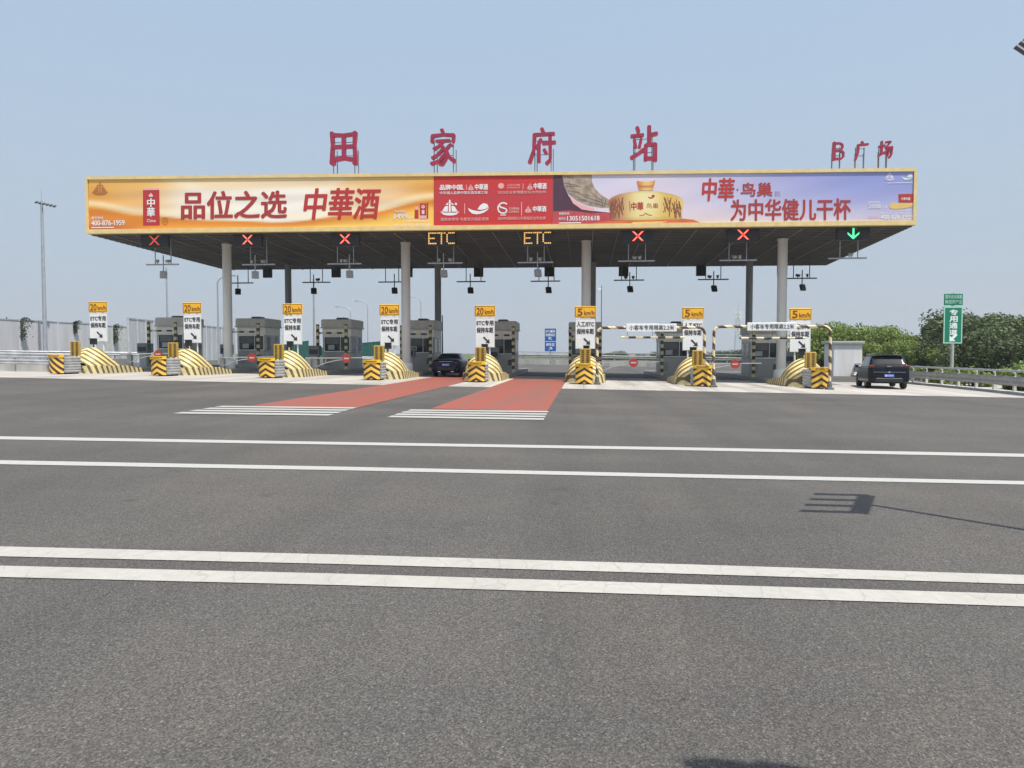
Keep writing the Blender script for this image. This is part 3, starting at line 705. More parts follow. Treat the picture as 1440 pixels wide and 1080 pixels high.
# ------------------------------------------------------------------ red characters standing on the roof edge
STROKES = {
 '田': [([(6, 97), (8, 60), (4, 4)], 15), ([(94, 97), (91, 60), (95, 4)], 15), ([(4, 90), (50, 88), (96, 91)], 14), ([(6, 16), (50, 20), (94, 15)], 16), ([(10, 54), (90, 55)], 13), ([(50, 90), (50, 18)], 13), ([(2, 6), (14, 6)], 14), ([(87, 5), (98, 5)], 14)],
 '家': [([(46, 102), (53, 88)], 13), ([(10, 84), (8, 66)], 12), ([(8, 84), (50, 87), (94, 85)], 12), ([(93, 86), (90, 66)], 12), ([(24, 69), (78, 70)], 10), ([(52, 69), (34, 54), (14, 46)], 11), ([(40, 60), (58, 44), (62, 18), (48, 2), (36, 4)], 13), ([(50, 46), (30, 30), (8, 20)], 11), ([(56, 30), (36, 12), (4, 4), ], 12), ([(60, 42), (76, 56), (84, 58)], 11), ([(60, 44), (74, 22), (96, 10)], 15)],
 '府': [([(48, 103), (56, 89)], 13), ([(18, 85), (96, 87)], 12), ([(21, 86), (18, 40), (2, 4)], 14), ([(46, 72), (28, 46)], 12), ([(38, 58), (38, 6)], 12), ([(52, 60), (100, 62)], 12), ([(80, 78), (81, 12), (66, 0)], 13), ([(57, 42), (66, 30)], 12)],
 '站': [([(24, 102), (30, 88)], 13), ([(2, 76), (48, 79)], 12), ([(14, 66), (20, 42)], 11), ([(40, 68), (33, 42)], 11), ([(2, 12), (26, 22), (50, 36)], 14), ([(70, 104), (70, 52)], 14), ([(70, 78), (100, 82)], 13), ([(58, 50), (57, 4)], 13), ([(94, 52), (94, 2)], 13), ([(58, 49), (94, 51)], 12), ([(57, 10), (94, 9)], 13)],
 'B': [([(14, 98), (14, 2)], 20), ([(8, 92), (60, 92), (80, 84), (82, 68), (66, 54), (16, 54)], 15), ([(16, 53), (70, 52), (90, 40), (88, 18), (70, 8), (8, 8)], 16)],
 '广': [([(50, 104), (58, 90)], 14), ([(18, 84), (98, 88)], 15), ([(24, 86), (22, 44), (2, 2)], 15)],
 '场': [([(22, 98), (22, 22)], 14), ([(2, 68), (44, 74)], 13), ([(0, 14), (44, 34)], 15), ([(50, 92), (86, 95), (56, 66)], 12), ([(50, 60), (96, 64), (90, 22), (76, 2)], 13), ([(66, 60), (46, 26)], 11), ([(82, 60), (58, 8)], 11)],
}
ROOFRED = mat('roof letter red', (0.35, 0.022, 0.062), 0.45, var=0.12, scale=2)
def roof_char(ch, x0, x1, y0, y1, rods, label, depth=0.22):
    """standing character built from brush strokes, on thin support rods"""
    YL = YF + 0.55
    a = at(x0, y1, YL); b_ = at(x1, y0, YL); base_x = (a.x + b_.x) / 2
    loc = Vector((base_x, YL, roof_z(base_x) + .02)); root = thing('roof_character', loc, label, 'letter', 'red characters standing on the canopy roof')
    mb = MB(); W, H = b_.x - a.x, b_.z - a.z
    for k, (pts, wd) in enumerate(STROKES[ch]):
        P = [Vector((a.x + W * u / 100 - loc.x, a.z + H * v / 100 - loc.z)) for u, v in pts]
        hw = wd / 100 * (W * .5 + H * .5) / 2 * .86
        # smooth the path and draw a ribbon with swollen ends
        if len(P) > 2:
            Q = [P[0]]
            for i in range(1, len(P) - 1): Q += [P[i].lerp(P[i - 1], .22), P[i].lerp(P[i - 1], .06), P[i].lerp(P[i + 1], .06), P[i].lerp(P[i + 1], .22)]
            P = Q + [P[-1]]
        Lp = []; Rp = []; n = len(P)
        for i, p in enumerate(P):
            dd = (P[min(i + 1, n - 1)] - P[max(i - 1, 0)]).normalized(); nn = Vector((-dd.y, dd.x))
            f = i / (n - 1); ww = hw * (1.08 - .22 * math.sin(math.pi * f))
            Lp.append(p + nn * ww); Rp.append(p - nn * ww)
        d0 = (P[0] - P[1]).normalized() * hw * .45; d1 = (P[-1] - P[-2]).normalized() * hw * .45
        y_a = -depth / 2 - .003 * k; y_b = depth / 2 + .003 * k
        for i in range(n - 1):
            q = [Rp[i], Rp[i + 1], Lp[i + 1], Lp[i]]
            mb.prism([(v.x, v.y) for v in q][::-1] if False else [(v.x, v.y) for v in q], y_a, y_b)
        for e, dv in ((0, d0), (-1, d1)):
            m1 = (Lp[e] + P[e]) / 2 + dv; m2 = (Rp[e] + P[e]) / 2 + dv
            q = [Rp[e], Lp[e], m1, m2] if e == -1 else [Lp[e], Rp[e], m2, m1]
            mb.prism([(v.x, v.y) for v in q], y_a, y_b)
    o = mb.build('character', ROOFRED, root)
    bm = bmesh.new(); bm.from_mesh(o.data); bmesh.ops.recalc_face_normals(bm, faces=bm.faces); bm.to_mesh(o.data); bm.free()
    for rx in rods:
        for dx, yy in ((0, .13), (.1, .5)):
            X = at(rx, y1, YL).x - loc.x + dx
            mb = MB(); mb.tube([(X, yy, -.4), (X, yy, (a.z - loc.z) + H * (.75 if yy < .3 else .5))], .028, 6); mb.build('support_rod', M['gantry'], root)
    zz = a.z - loc.z + H * .3
    mb = MB(); X0 = at(rods[0], y1, YL).x - loc.x; X1 = at(rods[1], y1, YL).x - loc.x
    mb.tube([(X0, .17, zz), (X1, .17, zz)], .02, 6); mb.tube([(X0, .17, zz + H * .4), (X1, .17, zz + H * .4)], .02, 6); mb.build('cross_rod', M['gantry'], root)
roof_char('田', 465.5, 502, 184.5, 233, (468, 498), 'red four-windowed box-like character, first of the big roof characters from the left')
roof_char('家', 605, 641, 183, 233, (610, 637), 'big red character under a small roof stroke, standing above the red board')
roof_char('府', 744, 781, 182, 231.5, (752, 775), 'big red character with a long left sweep, second of the four from the right')
roof_char('站', 886.5, 924, 179.5, 228.5, (891, 917), 'big red two-part character standing above the gold bottle picture')
roof_char('B', 1170, 1188, 199.5, 226, (1171, 1182), 'smaller red Latin letter B standing near the right end of the roof', .16)
roof_char('广', 1202, 1221, 200, 226, (1204, 1216), 'small red open lean-to character standing right after the letter B', .16)
roof_char('场', 1235, 1255.5, 198, 223, (1237, 1248), 'small red character, last on the right end of the roof', .16)

# ------------------------------------------------------------------ signals under the canopy
XI = [at(px, 497, 41.0).x for px in (139, 271, 412, 548, 682, 823, 974, 1125)]
XL = [at(px, 330, 41.75).x for px in (217, 348, 485, 620, 755, 897, 1045, 1200)]
print('islands', [round(x, 2) for x in XI], 'lanes', [round(x, 2) for x in XL])
LED = lambda n, c, e: mat(n, c, 0.5, var=0.02, emit=e)
LR, LA, LG = LED('red signal light', (1.0, 0.06, 0.045), 0.75), LED('amber signal light', (0.95, 0.52, 0.14), 0.55), LED('green signal light', (0.13, 0.92, 0.45), 0.62)
LR2, LG2 = LED('bright red signal light', (1.0, 0.36, 0.26), 0.75), LED('bright green signal light', (0.5, 1.0, 0.75), 0.7)
LRd = LED('faint red signal light', (0.8, 0.10, 0.06), 0.28)
DOT = {'E': ['11111', '10000', '10000', '11110', '10000', '10000', '11111'], 'T': ['11111', '00100', '00100', '00100', '00100', '00100', '00100'], 'C': ['01111', '10000', '10000', '10000', '10000', '10000', '01111']}
where = ['over leftmost lane', 'over second lane from left', 'over third lane from left', 'over fourth lane from left', 'over fourth lane from right', 'over third lane from right', 'over second lane from right', 'over rightmost lane']
py_s = [338, 337, 336, 335, 334.5, 332, 330, 327]
for i, X in enumerate(XL):
    z = at(217, py_s[i], 41.75).z if False else at((217, 348, 485, 620, 755, 897, 1045, 1200)[i], py_s[i], 41.75).z
    kind = 'etc' if i in (3, 4) else ('arrow' if i == 7 else 'cross')
    lab = {'etc': 'dark signal panel showing amber ETC dots ', 'cross': 'dark lane signal showing a red cross ', 'arrow': 'dark lane signal showing a green down arrow '}[kind] + where[i]
    r = thing('lane_signal', (X, 41.75, z - .45), lab, 'lane signal', 'lane signals under the front of the canopy')
    mb = MB(); mb.bbox(-.85, .85, 0, .22, .05, .95, .03); mb.box(-.6, -.5, .06, .14, .95, 1.25); mb.box(.5, .6, .06, .14, .95, 1.25)
    mb.build('housing', M['black'], r)
    mb = MB(); c = .45
    if kind == 'cross':
        for s in (-1, 1): mb.add([(-.27 * s - .06, -.012, c - .27), (-.27 * s + .06, -.012, c - .27), (.27 * s + .06, -.012, c + .27), (.27 * s - .06, -.012, c + .27)], [(0, 1, 2, 3)])
        mb.v = [(v[0], v[1] - (.004 if k >= 4 else 0), v[2]) for k, v in enumerate(mb.v)]
        o = mb.build('cross_light', LRd if i in (0,) else LR, r)
        if i:
            mb = MB()
            for s in (-1, 1):
                for (a, b_) in ((-.24, -.06), (.06, .24)): mb.add([(a * s - .022, -.024, c + a), (a * s + .022, -.024, c + a), (b_ * s + .022, -.024, c + b_), (b_ * s - .022, -.024, c + b_)], [(0, 1, 2, 3)])
            mb.build('light_core', LR2, o)
    elif kind == 'arrow':
        mb.prism([(-.05, c + .32), (-.05, c - .2), (.05, c - .2), (.05, c + .32)][::1], -.016, -.004)
        for s in (-1, 1): mb.prism([(s * .30, c + .02), (s * .30, c - .08), (0, c - .36), (0, c - .24)], -.022, -.004)
        mb.build('arrow_light', LG, r)
    else:
        for q, ch in enumerate('ETC'):
            mb = MB()
            for rr, line in enumerate(DOT[ch]):
                for cc, on in enumerate(line):
                    if on == '1':
                        x = -.72 + q * .52 + cc * .098; zz = c + .29 - rr * .097; mb.box(x, x + .068, -.014, -.002, zz - .034, zz + .034)
            mb.build('lit_letter', LA, r)
for i, X in enumerate(XL):
    px = 821 + ((217, 348, 485, 620, 755, 897, 1045, 1200)[i] - 821) * 41.75 / 56.6
    t = at(px, lerp(375, 371, i / 7), 56.6); X = t.x
    r = thing('signal_box', (X, 56.6, t.z - .85), 'black back of rear signal at the far canopy edge ' + where[i], 'lane signal', 'rear lane signals at the far canopy edge')
    mb = MB(); mb.bbox(-.36, .36, 0, .2, 0, .82, .03); mb.build('housing', M['black'], r)
    mb = MB(); mb.box(-.25, -.19, .05, .11, .82, 1.3); mb.box(.19, .25, .05, .11, .82, 1.3); mb.build('hanger', M['gantry'], r)

# hanging gantries with cameras and antennas
def hanging(px, py, Y, wd, lab, grp, rods, ant, cams, dark):
    p = at(px, py, Y); zs = soffit(p.x, Y) - p.z - .03
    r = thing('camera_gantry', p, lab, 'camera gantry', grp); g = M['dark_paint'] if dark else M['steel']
    mb = MB(); mb.bbox(-wd / 2, wd / 2, -.05, .05, -.04, .04, .01); mb.build('crossbar', g, r)
    for x in rods:
        mb = MB(); mb.tube([(x, 0, .04), (x, 0, zs)], .03, 8); mb.build('hanger', g, r)
    if ant is not None:
        mb = MB(); mb.tube([(ant, -.07, .55), (ant, -.07, -.45)], .036, 8); o = mb.build('antenna_stem', g, r)
        mb = MB()
        R = Matrix.Rotation(rad(25), 4, 'Z') @ Matrix.Rotation(rad(-18), 4, 'X'); t = MB(); t.bbox(-.2, .2, -.09, .09, -.42, 0, .03)
        mb.add([R @ Vector(v) + Vector((ant, -.07, -.42)) for v in t.v], t.f)
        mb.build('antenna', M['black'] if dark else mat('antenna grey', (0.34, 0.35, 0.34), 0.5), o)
    for x in cams:
        mb = MB(); R = Matrix.Rotation(rad(20 if x < 0 else -15), 4, 'Z') @ Matrix.Rotation(rad(12), 4, 'X')
        t = MB(); t.bbox(-.065, .065, -.2, .16, .12, .26, .02); t.box(-.085, .085, -.26, .16, .262, .28); t.tube([(0, 0, .03), (0, 0, .13)], .025, 6); t.tube([(0, -.22, .19), (0, -.2, .19)], .05, 10)
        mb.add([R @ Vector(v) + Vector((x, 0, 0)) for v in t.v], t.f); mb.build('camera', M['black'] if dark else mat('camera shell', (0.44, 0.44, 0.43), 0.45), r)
GF = [(228.5, 372, (-.45, .55), .1, (-.3, .42)), (364, 372, (-.5, .5), -.2, (-.42, .35)), (484.5, 371, (-.42, .55), .32, (-.2, .12)), (626, 370, (-.45, .5), -.08, (-.38, .35)), (753, 369, (-.45, .5), .12, (-.3, .3)), (895, 367, (-.45, .5), None, (-.15, .2)), (1038, 366, (-.5, .45), None, (-.25, .1)), (1191.5, 363.2, (-.4, .55), None, (.1, .22))]
for i, (px, py, rods, ant, cams) in enumerate(GF):
    hanging(px, py, 43.0, 2.05, 'grey camera bar hung just behind the signal ' + where[i], 'camera bars hung under the front of the canopy', rods, ant, cams, False)
GB = [(337, 398, (-.9, .65), -.1, ()), (445, 397, (-.45, .45), -.18, (.15,)), (552, 396.5, (-.5, .45), .15, ()), (662.5, 396, (-.35, .7), -.05, ()), (767, 395.4, (-.45, .6), .2, ()), (884.5, 394, (-.5, .5), .05, (-.25, .3)), (1003, 393, (-.5, .5), .02, (-.28, .3)), (1126.5, 391.4, (-.5, .55), .05, (-.25, .4))]
for i, (px, py, rods, ant, cams) in enumerate(GB):
    hanging(px, py, 52.0, 2.05, 'dark camera bar against the sky under the canopy back ' + where[i], 'camera bars hung under the back of the canopy', rods, ant, cams, True)

# ------------------------------------------------------------------ the eight toll islands
def island_at(i): return Vector((XI[i], 0, G(XI[i])))
side_ = ['leftmost island', 'second island from left', 'third island from left', 'fourth island from left', 'fourth island from right', 'third island from right', 'second island from right', 'rightmost island']
# --- island: kerb, deck, prow-shaped nose
Y0 = 39.1
def plan(y, wmax, ln):                 # half width of the rounded nose
    t = min(1, y / ln); return wmax * math.sqrt(max(0, 1 - (1 - t) ** 2))
isl = thing('toll_island', (XI[0], Y0, G(XI[0])), 'yellow and black striped nose and kerb of the ' + side_[0], 'toll island', 'striped toll islands across the plaza')
mb = MB(); outer = []
for k in range(13): y = .9 * (1 - math.cos(k / 12 * math.pi / 2)); outer.append((plan(y, 1.08, .9), y))
outer += [(1.08, 2.2), (1.08, 3.0), (1.08, 3.8), (1.08, 4.6)]
def wall(mb, prof, z0f, z1f, inset=0.0):
    L = [(-x, y) for x, y in prof][::-1] + prof[1:]
    bot = [(x, y, z0f(y)) for x, y in L]; top = [(x * (1 - inset), y + inset * .5, z1f(y)) for x, y in L]; mb.grid([bot, top], True); return top
kh = lambda y: 0.42 if y < 2.9 else max(.25, .42 - (y - 2.9) * .16)
top = wall(mb, outer, lambda y: -.05, kh, 0.02)
n = len(top); mb.add(top, [(i, n - 1 - i - 0, n - 2 - i, i + 1)[::-1] for i in range(n // 2)])
mb.build('kerb', M['kerb_stripe'], isl)
mb = MB(); mb.box(-1.0, 1.0, 4.5, 22, -.05, .25); mb.build('deck', mat('island concrete', (0.36, 0.34, 0.31), 0.85, var=0.15), isl)
mb = MB(); rows = []
for k in range(22):
    y = .12 + 2.36 * (k / 21) ** .95; hw = plan(y, .98, 1.0)
    h = .42 + 1.06 * min(1, (max(0, y - .08) / .95)) ** .55 * (1 - min(1, max(0, (y - .9) / 1.55)) ** 2.9)
    row_ = []
    for j in range(25):
        u = -1 + 2 * j / 24; row_.append((hw * u, y, .40 + (h - .40) * (1 - abs(u) ** 2.0) ** .55 if abs(u) < 1 else .40))
    rows.append(row_)
mb.grid(rows, True); mb.build('nose', M['nose_stripe'], isl)
# --- crash cushion in front of the nose
cus = thing('crash_cushion', (XI[0], 37.3, G(XI[0])), 'low crash cushion faced with diagonal black and yellow stripes before the ' + side_[0], 'crash cushion', 'crash cushions before the toll islands')
def cushion_front():
    mb = MB(); n = 14; prof = [(-.42 + .84 * k / n, .16 * (abs(-1 + 2 * k / n)) ** 2.4) for k in range(n + 1)]
    mb.grid([[(x, y, z) for x, y in prof] for z in (.06, .5, .90)], True); return mb
fr = cushion_front().build('nose_panel', M['diagonal'], cus)
mb = MB(); n = 14; prof = [(-.46 + .92 * k / n, -.03 + .16 * (abs(-1 + 2 * k / n)) ** 2.4) for k in range(n + 1)]
mb.add([(x, y, .9) for x, y in prof] + [(x, y, 1.06) for x, y in prof] + [(-.46, .5, 1.06), (.46, .5, 1.06)],
       [(k, k + 1, n + 2 + k, n + 1 + k) for k in range(n)] + [tuple(range(n + 1, 2 * n + 2)) + (2 * n + 3, 2 * n + 2)])
cap = mb.build('cap', M['cap_yellow'], cus)
mb = MB(); mb.box(-.24, .24, -.045, -.034, .965, .995)
for s in (-1, 1): mb.prism([(s * .24, .94), (s * .32, .98), (s * .24, 1.02)][::s], -.045, -.034)
mb.build('arrow_mark', M['sign_black'], cap)
def wbeam(mb, p, q, z0, nz, out, h=.31, amp=.045):
    """corrugated rail between p and q (x, y), bulging towards out"""
    p, q, out = Vector(p), Vector(q), Vector(out).normalized(); K = 13 * nz
    a = []; b_ = []
    for k in range(K + 1):
        v = k / K * nz; o = out * amp * (.5 - .5 * math.cos(v * 2 * math.pi * 2)); z = z0 + h * v
        a.append((p.x + o.x, p.y + o.y, z)); b_.append((q.x + o.x, q.y + o.y, z))
    mb.grid([a, b_], True); return mb
for s in (-1, 1):
    mb = MB()
    for (ya, yb, dd) in ((.17, .62, 0), (.58, 1.05, .02), (1.0, 1.5, .04)):
        w0 = .40 + .03 * ya * 1.2; w1 = .40 + .03 * yb * 1.2
        wbeam(mb, (s * (w0 - dd), ya), (s * (w1 - dd), yb), .08, 3, (s, 0, 0), .29, .05)
    mb.build('side_rail', M['rail'], cus)
mb = MB(); mb.box(-.36, .36, .52, 1.48, .06, .92)
for k in range(3): mb.box(-.30, .30, .6 + k * .4, .7 + k * .4, -.05, .06)
mb.build('core', M['dark_paint'], cus)
# --- warning light panel on the cushion
wpn = thing('warning_panel', (XI[0], 39.0, G(XI[0])), 'amber panel with two lamp columns in front of the ' + side_[0], 'warning light', 'amber lamp panels on the toll islands')
mb = MB(); mb.bbox(-.28, .28, -.06, .06, .98, 1.80, .02); mb.build('housing', M['panel_yellow'], wpn)
mb = MB(); mb.box(-.04, .04, .065, .12, -.02, 1.7); mb.build('post', M['dark_paint'], wpn)
for s in (-1, 1):
    mb = MB()
    for k in range(7): mb.bbox(s * .125 - .065, s * .125 + .065, -.075, -.058, 1.035 + k * .106, 1.11 + k * .106, .006)
    mb.build('lamp_column', M['led_dark'], wpn)
# --- lane sign
def lane_sign(speed, line1, label, loc):
    r = thing('lane_sign', loc, label, 'lane sign', 'speed and lane signs on the toll islands')
    mb = MB(); mb.tube([(-.25, .09, .3), (-.25, .09, 4.0)], .045, 8); mb.tube([(.25, .09, .3), (.25, .09, 4.0)], .045, 8); mb.build('post', M['white_paint'], r)
    mb = MB(); mb.bbox(-.58, .58, 0, .04, 3.50, 4.12, .02); sp = mb.build('speed_plate', M['sign_yellow'], r)
    mb = MB(); a, b_ = .545, .025
    for (x0, x1, z0, z1) in ((-a, a, 4.06, 4.06 + b_), (-a, a, 3.535, 3.535 + b_), (-a, -a + b_, 3.535 + b_, 4.06), (a - b_, a, 3.535 + b_, 4.06)): mb.box(x0, x1, -.006, .002, z0, z1)
    if speed == '20': mb.text('20', -.46, -.08, 3.61, 3.98, -.008, 0.02)
    else: mb.text('5', -.42, -.16, 3.61, 3.99, -.008, 0.03)
    mb.text('km/h', 0.0 if speed == '20' else -.07, .48, 3.635, 3.88, -.008, 0.025); mb.build('speed_text', M['sign_brown'], sp)
    mb = MB(); mb.bbox(-.54, .54, 0, .04, 1.80, 3.44, .02); pl = mb.build('lane_plate', M['white_paint'], r)
    mb = MB()
    for (x0, x1, z0, z1) in ((-.53, .53, 3.41, 3.425), (-.53, .53, 1.815, 1.83), (-.53, -.515, 1.83, 3.41), (.515, .53, 1.83, 3.41)): mb.box(x0, x1, -.005, .002, z0, z1)
    mb.build('plate_rim', M['sign_rim'], pl)
    mb = MB(); mb.text(line1, -.46, .47, 3.01, 3.29, -.008, 0.035); mb.text('保持车距', -.46, .46, 2.61, 2.90, -.008, 0.035)
    c, s_ = Vector((.09, 2.20)), 0.7071
    ar = [(-.24, .045), (.06, .045), (.06, .15), (.25, 0), (.06, -.15), (.06, -.045), (-.24, -.045)]
    P = [(c.x + (u + v) * s_, c.y + (-u + v) * s_) for u, v in [(a_, b2_) for a_, b2_ in ar]]
    mb.add([(x, -.008, z) for x, z in P], [tuple(range(7))]); mb.build('plate_text', M['sign_black'], pl)
    return r
E20 = lane_sign('20', 'ETC专用', 'amber 20 km/h plate over a white ETC plate on the ' + side_[0], (XI[0], 41.0, G(XI[0])))
S5 = lane_sign('5', '人工/ETC', 'amber 5 km/h plate over a white lane plate on the ' + side_[5], (XI[5], 41.0, G(XI[5])))
# --- detector box
det = thing('detector_box', (XI[0] + .06, 40.45, G(XI[0]) + 1.25), 'small black box on a stalk before the sign of '+'the ' + side_[0], 'detector', 'black boxes in front of the lane signs')
mb = MB(); mb.bbox(-.17, .17, -.1, .12, .38, .70, .02); mb.box(-.19, .19, -.16, .12, .70, .73); mb.build('box', M['black'], det)
mb = MB(); mb.tube([(0, 0, -.1), (0, 0, .4)], .035, 8); mb.build('stalk', M['dark_paint'], det)
# --- toll booth
bth = thing('toll_booth', (XI[0], 48.6, G(XI[0]) + .25), 'grey steel toll booth with a dark front window on the ' + side_[0], 'toll booth', 'toll booths on the islands')
mb = MB(); mb.bbox(-.98, .98, 0, 2.5, 0, 1.15, .05); mb.bbox(-.98, -.88, .02, 2.48, 1.15, 2.6, .01); mb.bbox(.88, .98, .02, 2.48, 1.15, 2.6, .01); mb.bbox(-.88, .88, 2.3, 2.48, 1.15, 2.6, .01)
mb.box(.982, .988, .9, 1.6, .05, 2.1); wl = mb.build('wall', M['booth_grey'], bth)
mb = MB(); mb.box(-.90, .90, .04, .10, 1.15, 2.2); o = mb.build('front_window', M['glass_dark'], bth)
mb = MB(); mb.box(-.90, .90, .0, .035, 2.13, 2.2); mb.box(-.90, .90, .0, .035, 1.15, 1.21); mb.box(-.905, -.85, .0, .034, 1.21, 2.13); mb.box(.85, .905, .0, .034, 1.21, 2.13); mb.box(.22, .26, .0, .034, 1.21, 2.13); mb.build('window_frame', M['booth_band'], o)
mb = MB(); mb.box(-.62, -.18, .025, .038, 1.3, 1.62); mb.build('notice', mat('faded notice', (0.42, 0.44, 0.45), .6), o)
mb = MB(); mb.box(-.75, .15, .012, .038, 1.68, 2.1); mb.build('blind', mat('window blind', (0.16, 0.17, 0.165), .7, var=.2), o)
mb = MB(); mb.bbox(.5, .8, -.05, .0, .45, .8, .01); mb.build('equipment_box', M['dark_paint'], wl)
mb = MB(); mb.box(-.9, -.45, -.004, .0, .25, .85); mb.build('panel_plate', mat('booth hatch', (0.30, 0.30, 0.29), .5), wl)
mb = MB(); mb.box(.983, .99, .3, .85, 1.2, 2.1); mb.box(-.99, -.983, .3, .85, 1.2, 2.1); mb.box(.983, .99, 1.65, 2.25, 1.2, 2.1); mb.box(-.99, -.983, 1.65, 2.25, 1.2, 2.1); mb.build('side_window', M['glass_dark'], bth)
mb = MB(); mb.bbox(-.985, .985, -.012, 2.5, 2.2, 2.72, .012); mb.build('band', M['booth_band'], bth)
mb = MB(); mb.bbox(-1.10, 1.10, -.14, 2.64, 2.72, 2.80, .02); mb.bbox(-1.06, 1.06, -.10, 2.60, 2.80, 3.32, .06); rf = mb.build('roof', M['booth_roof'], bth)
mb = MB(); mb.bbox(-.2, .42, .5, 1.3, 3.32, 3.46, .03); mb.build('roof_unit', M['dark_paint'], rf)
# --- collision frame in front of the booth
cfr = thing('collision_frame', (XI[0], 47.6, G(XI[0]) + .25), 'black and yellow banded guard frame before the booth of the ' + side_[0], 'guard frame', 'banded guard frames before the booths')
for s in (-1, 1):
    mb = MB(); mb.bbox(s * .95 - .09, s * .95 + .09, -.09, .09, 0, 2.95, .02); mb.build('post', M['post_stripe'], cfr)
mb = MB(); mb.box(-.86, .86, -.05, .05, 2.32, 2.44); mb.build('crossbar', M['bar_stripe'], cfr)
# --- payment kiosk
ksk = thing('payment_kiosk', (XI[0] - .95, 46.8, G(XI[0]) + .25), 'dark grey ticket machine beside the booth of the ' + side_[0], 'ticket machine', 'ticket machines beside the booths')
mb = MB(); mb.bbox(-.36, .36, 0, .5, 0.9, 1.55, .03); mb.build('cabinet', mat('kiosk grey', (0.16, 0.17, 0.17), 0.45), ksk)
mb = MB(); mb.bbox(-.25, .25, .08, .42, 0, .9, .02); mb.build('pedestal', M['booth_grey'], ksk)
mb = MB(); mb.box(-.28, .28, -.012, .001, 1.0, 1.3); mb.build('screen', M['black'], ksk)
# --- barrier
def barrier(loc, label):
    r = thing('barrier_gate', loc, label, 'barrier', 'closed barriers across the lanes')
    mb = MB(); mb.bbox(-.14, .14, -.14, .14, 0, .88, .02); mb.tube([(0, -.16, .95), (0, .1, .95)], .09, 12); mb.box(-.06, .06, -.05, .05, .88, 1.02); mb.build('cabinet', M['steel'], r)
    mb = MB(); mb.tube([(-.55, -.2, .95), (.2, -.2, .95), (3.5, -.2, .98)], .042, 8, .03); mb.build('arm', M['white_paint'], r)
    mb = MB(); mb.tube([(.12, -.2, .42), (.7, -.2, .66), (1.3, -.2, .80), (1.75, -.2, .86), (2.2, -.2, .93)], .028, 8); mb.tube([(.7, -.2, .66), (.72, -.2, .95)], .018, 6); mb.build('brace', M['white_paint'], r)
    mb = MB(); mb.disc(2.02, -.29, -.26, .93, .26, 28); ds = mb.build('stop_disc', M['red_disc'], r)
    mb = MB(); mb.box(1.86, 2.18, -.298, -.291, .89, .97); mb.build('white_bar', M['white_paint'], ds)
    return r
bar0 = None
closed = [0, 1, 2, 5, 6]
lane_names = ['over leftmost lane', 'over second lane from left', 'over third lane from left', '', '', 'over third lane from right', 'over second lane from right']
disc_px = {0: (222, 498), 1: (354, 503), 2: (487, 504), 5: (891, 510), 6: (1034, 512)}
for k in closed:
    px, py = disc_px[k]; p = at(px, py, 43.9); loc = (p.x - 2.02, 44.2, p.z - .93)
    lab = 'white barrier arm with red stop disc lowered ' + lane_names[k]
    if bar0 is None: bar0 = barrier(loc, lab)
    else: dup(bar0, loc, lab)
r = thing('barrier_gate', (at(623, 500, 50).x, 50, G(-8) + .25), 'dark raised barrier arm standing upright beside the blue car', 'barrier', 'closed barriers across the lanes')
del r['group']
mb = MB(); mb.bbox(-.16, .16, -.16, .16, 0, .95, .02); mb.build('cabinet', M['steel'], r)
mb = MB(); mb.tube([(0, -.2, .6), (0, -.2, 3.75)], .05, 8, .035); mb.build('arm', M['dark_paint'], r)
# --- the other seven islands
sign_off = [0] * 8
for i in range(1, 8):
    X, g = XI[i], G(XI[i])
    dup(isl, (X, Y0, g), 'yellow and black striped nose and kerb of the ' + side_[i])
    c = dup(cus, (X + JIT.uniform(-.06, .06), 37.3, g), 'low crash cushion with black chevrons before the ' + side_[i], rz=JIT.uniform(-.05, .05))
    for ch in c.children:
        if ch.name.startswith('nose_panel'):
            if i == 1: ch.data = ch.data.copy(); ch.data.materials[0] = M['chevron']; chev = ch.data
            else: ch.data = chev
    dup(wpn, (X + JIT.uniform(-.05, .05), 39.0, g), 'amber panel with two lamp columns in front of the ' + side_[i], rz=JIT.uniform(-.07, .07))
    if i < 5: dup(E20, (X, 41.0, g), 'amber 20 km/h plate over a white ETC plate on the ' + side_[i], rz=JIT.uniform(-.04, .04))
    elif i > 5: dup(S5, (X, 41.0, g), 'amber 5 km/h plate over a white lane plate on the ' + side_[i])
    dup(det, (X + (.06 if i < 6 else -.05), 40.45, g + 1.25), 'small black box on a stalk before the sign of '+'the ' + side_[i])
    dup(bth, (X, 48.6, g + .25), 'grey steel toll booth with a dark front window on the ' + side_[i])
    dup(cfr, (X, 47.6, g + .25), 'black and yellow banded guard frame before the booth of the ' + side_[i])
    dup(ksk, (X + (-.95, -.95, -.95, -.3, -.25, .3, .95, .95)[i], 46.8, g + .25), 'dark grey ticket machine beside the booth of the ' + side_[i])

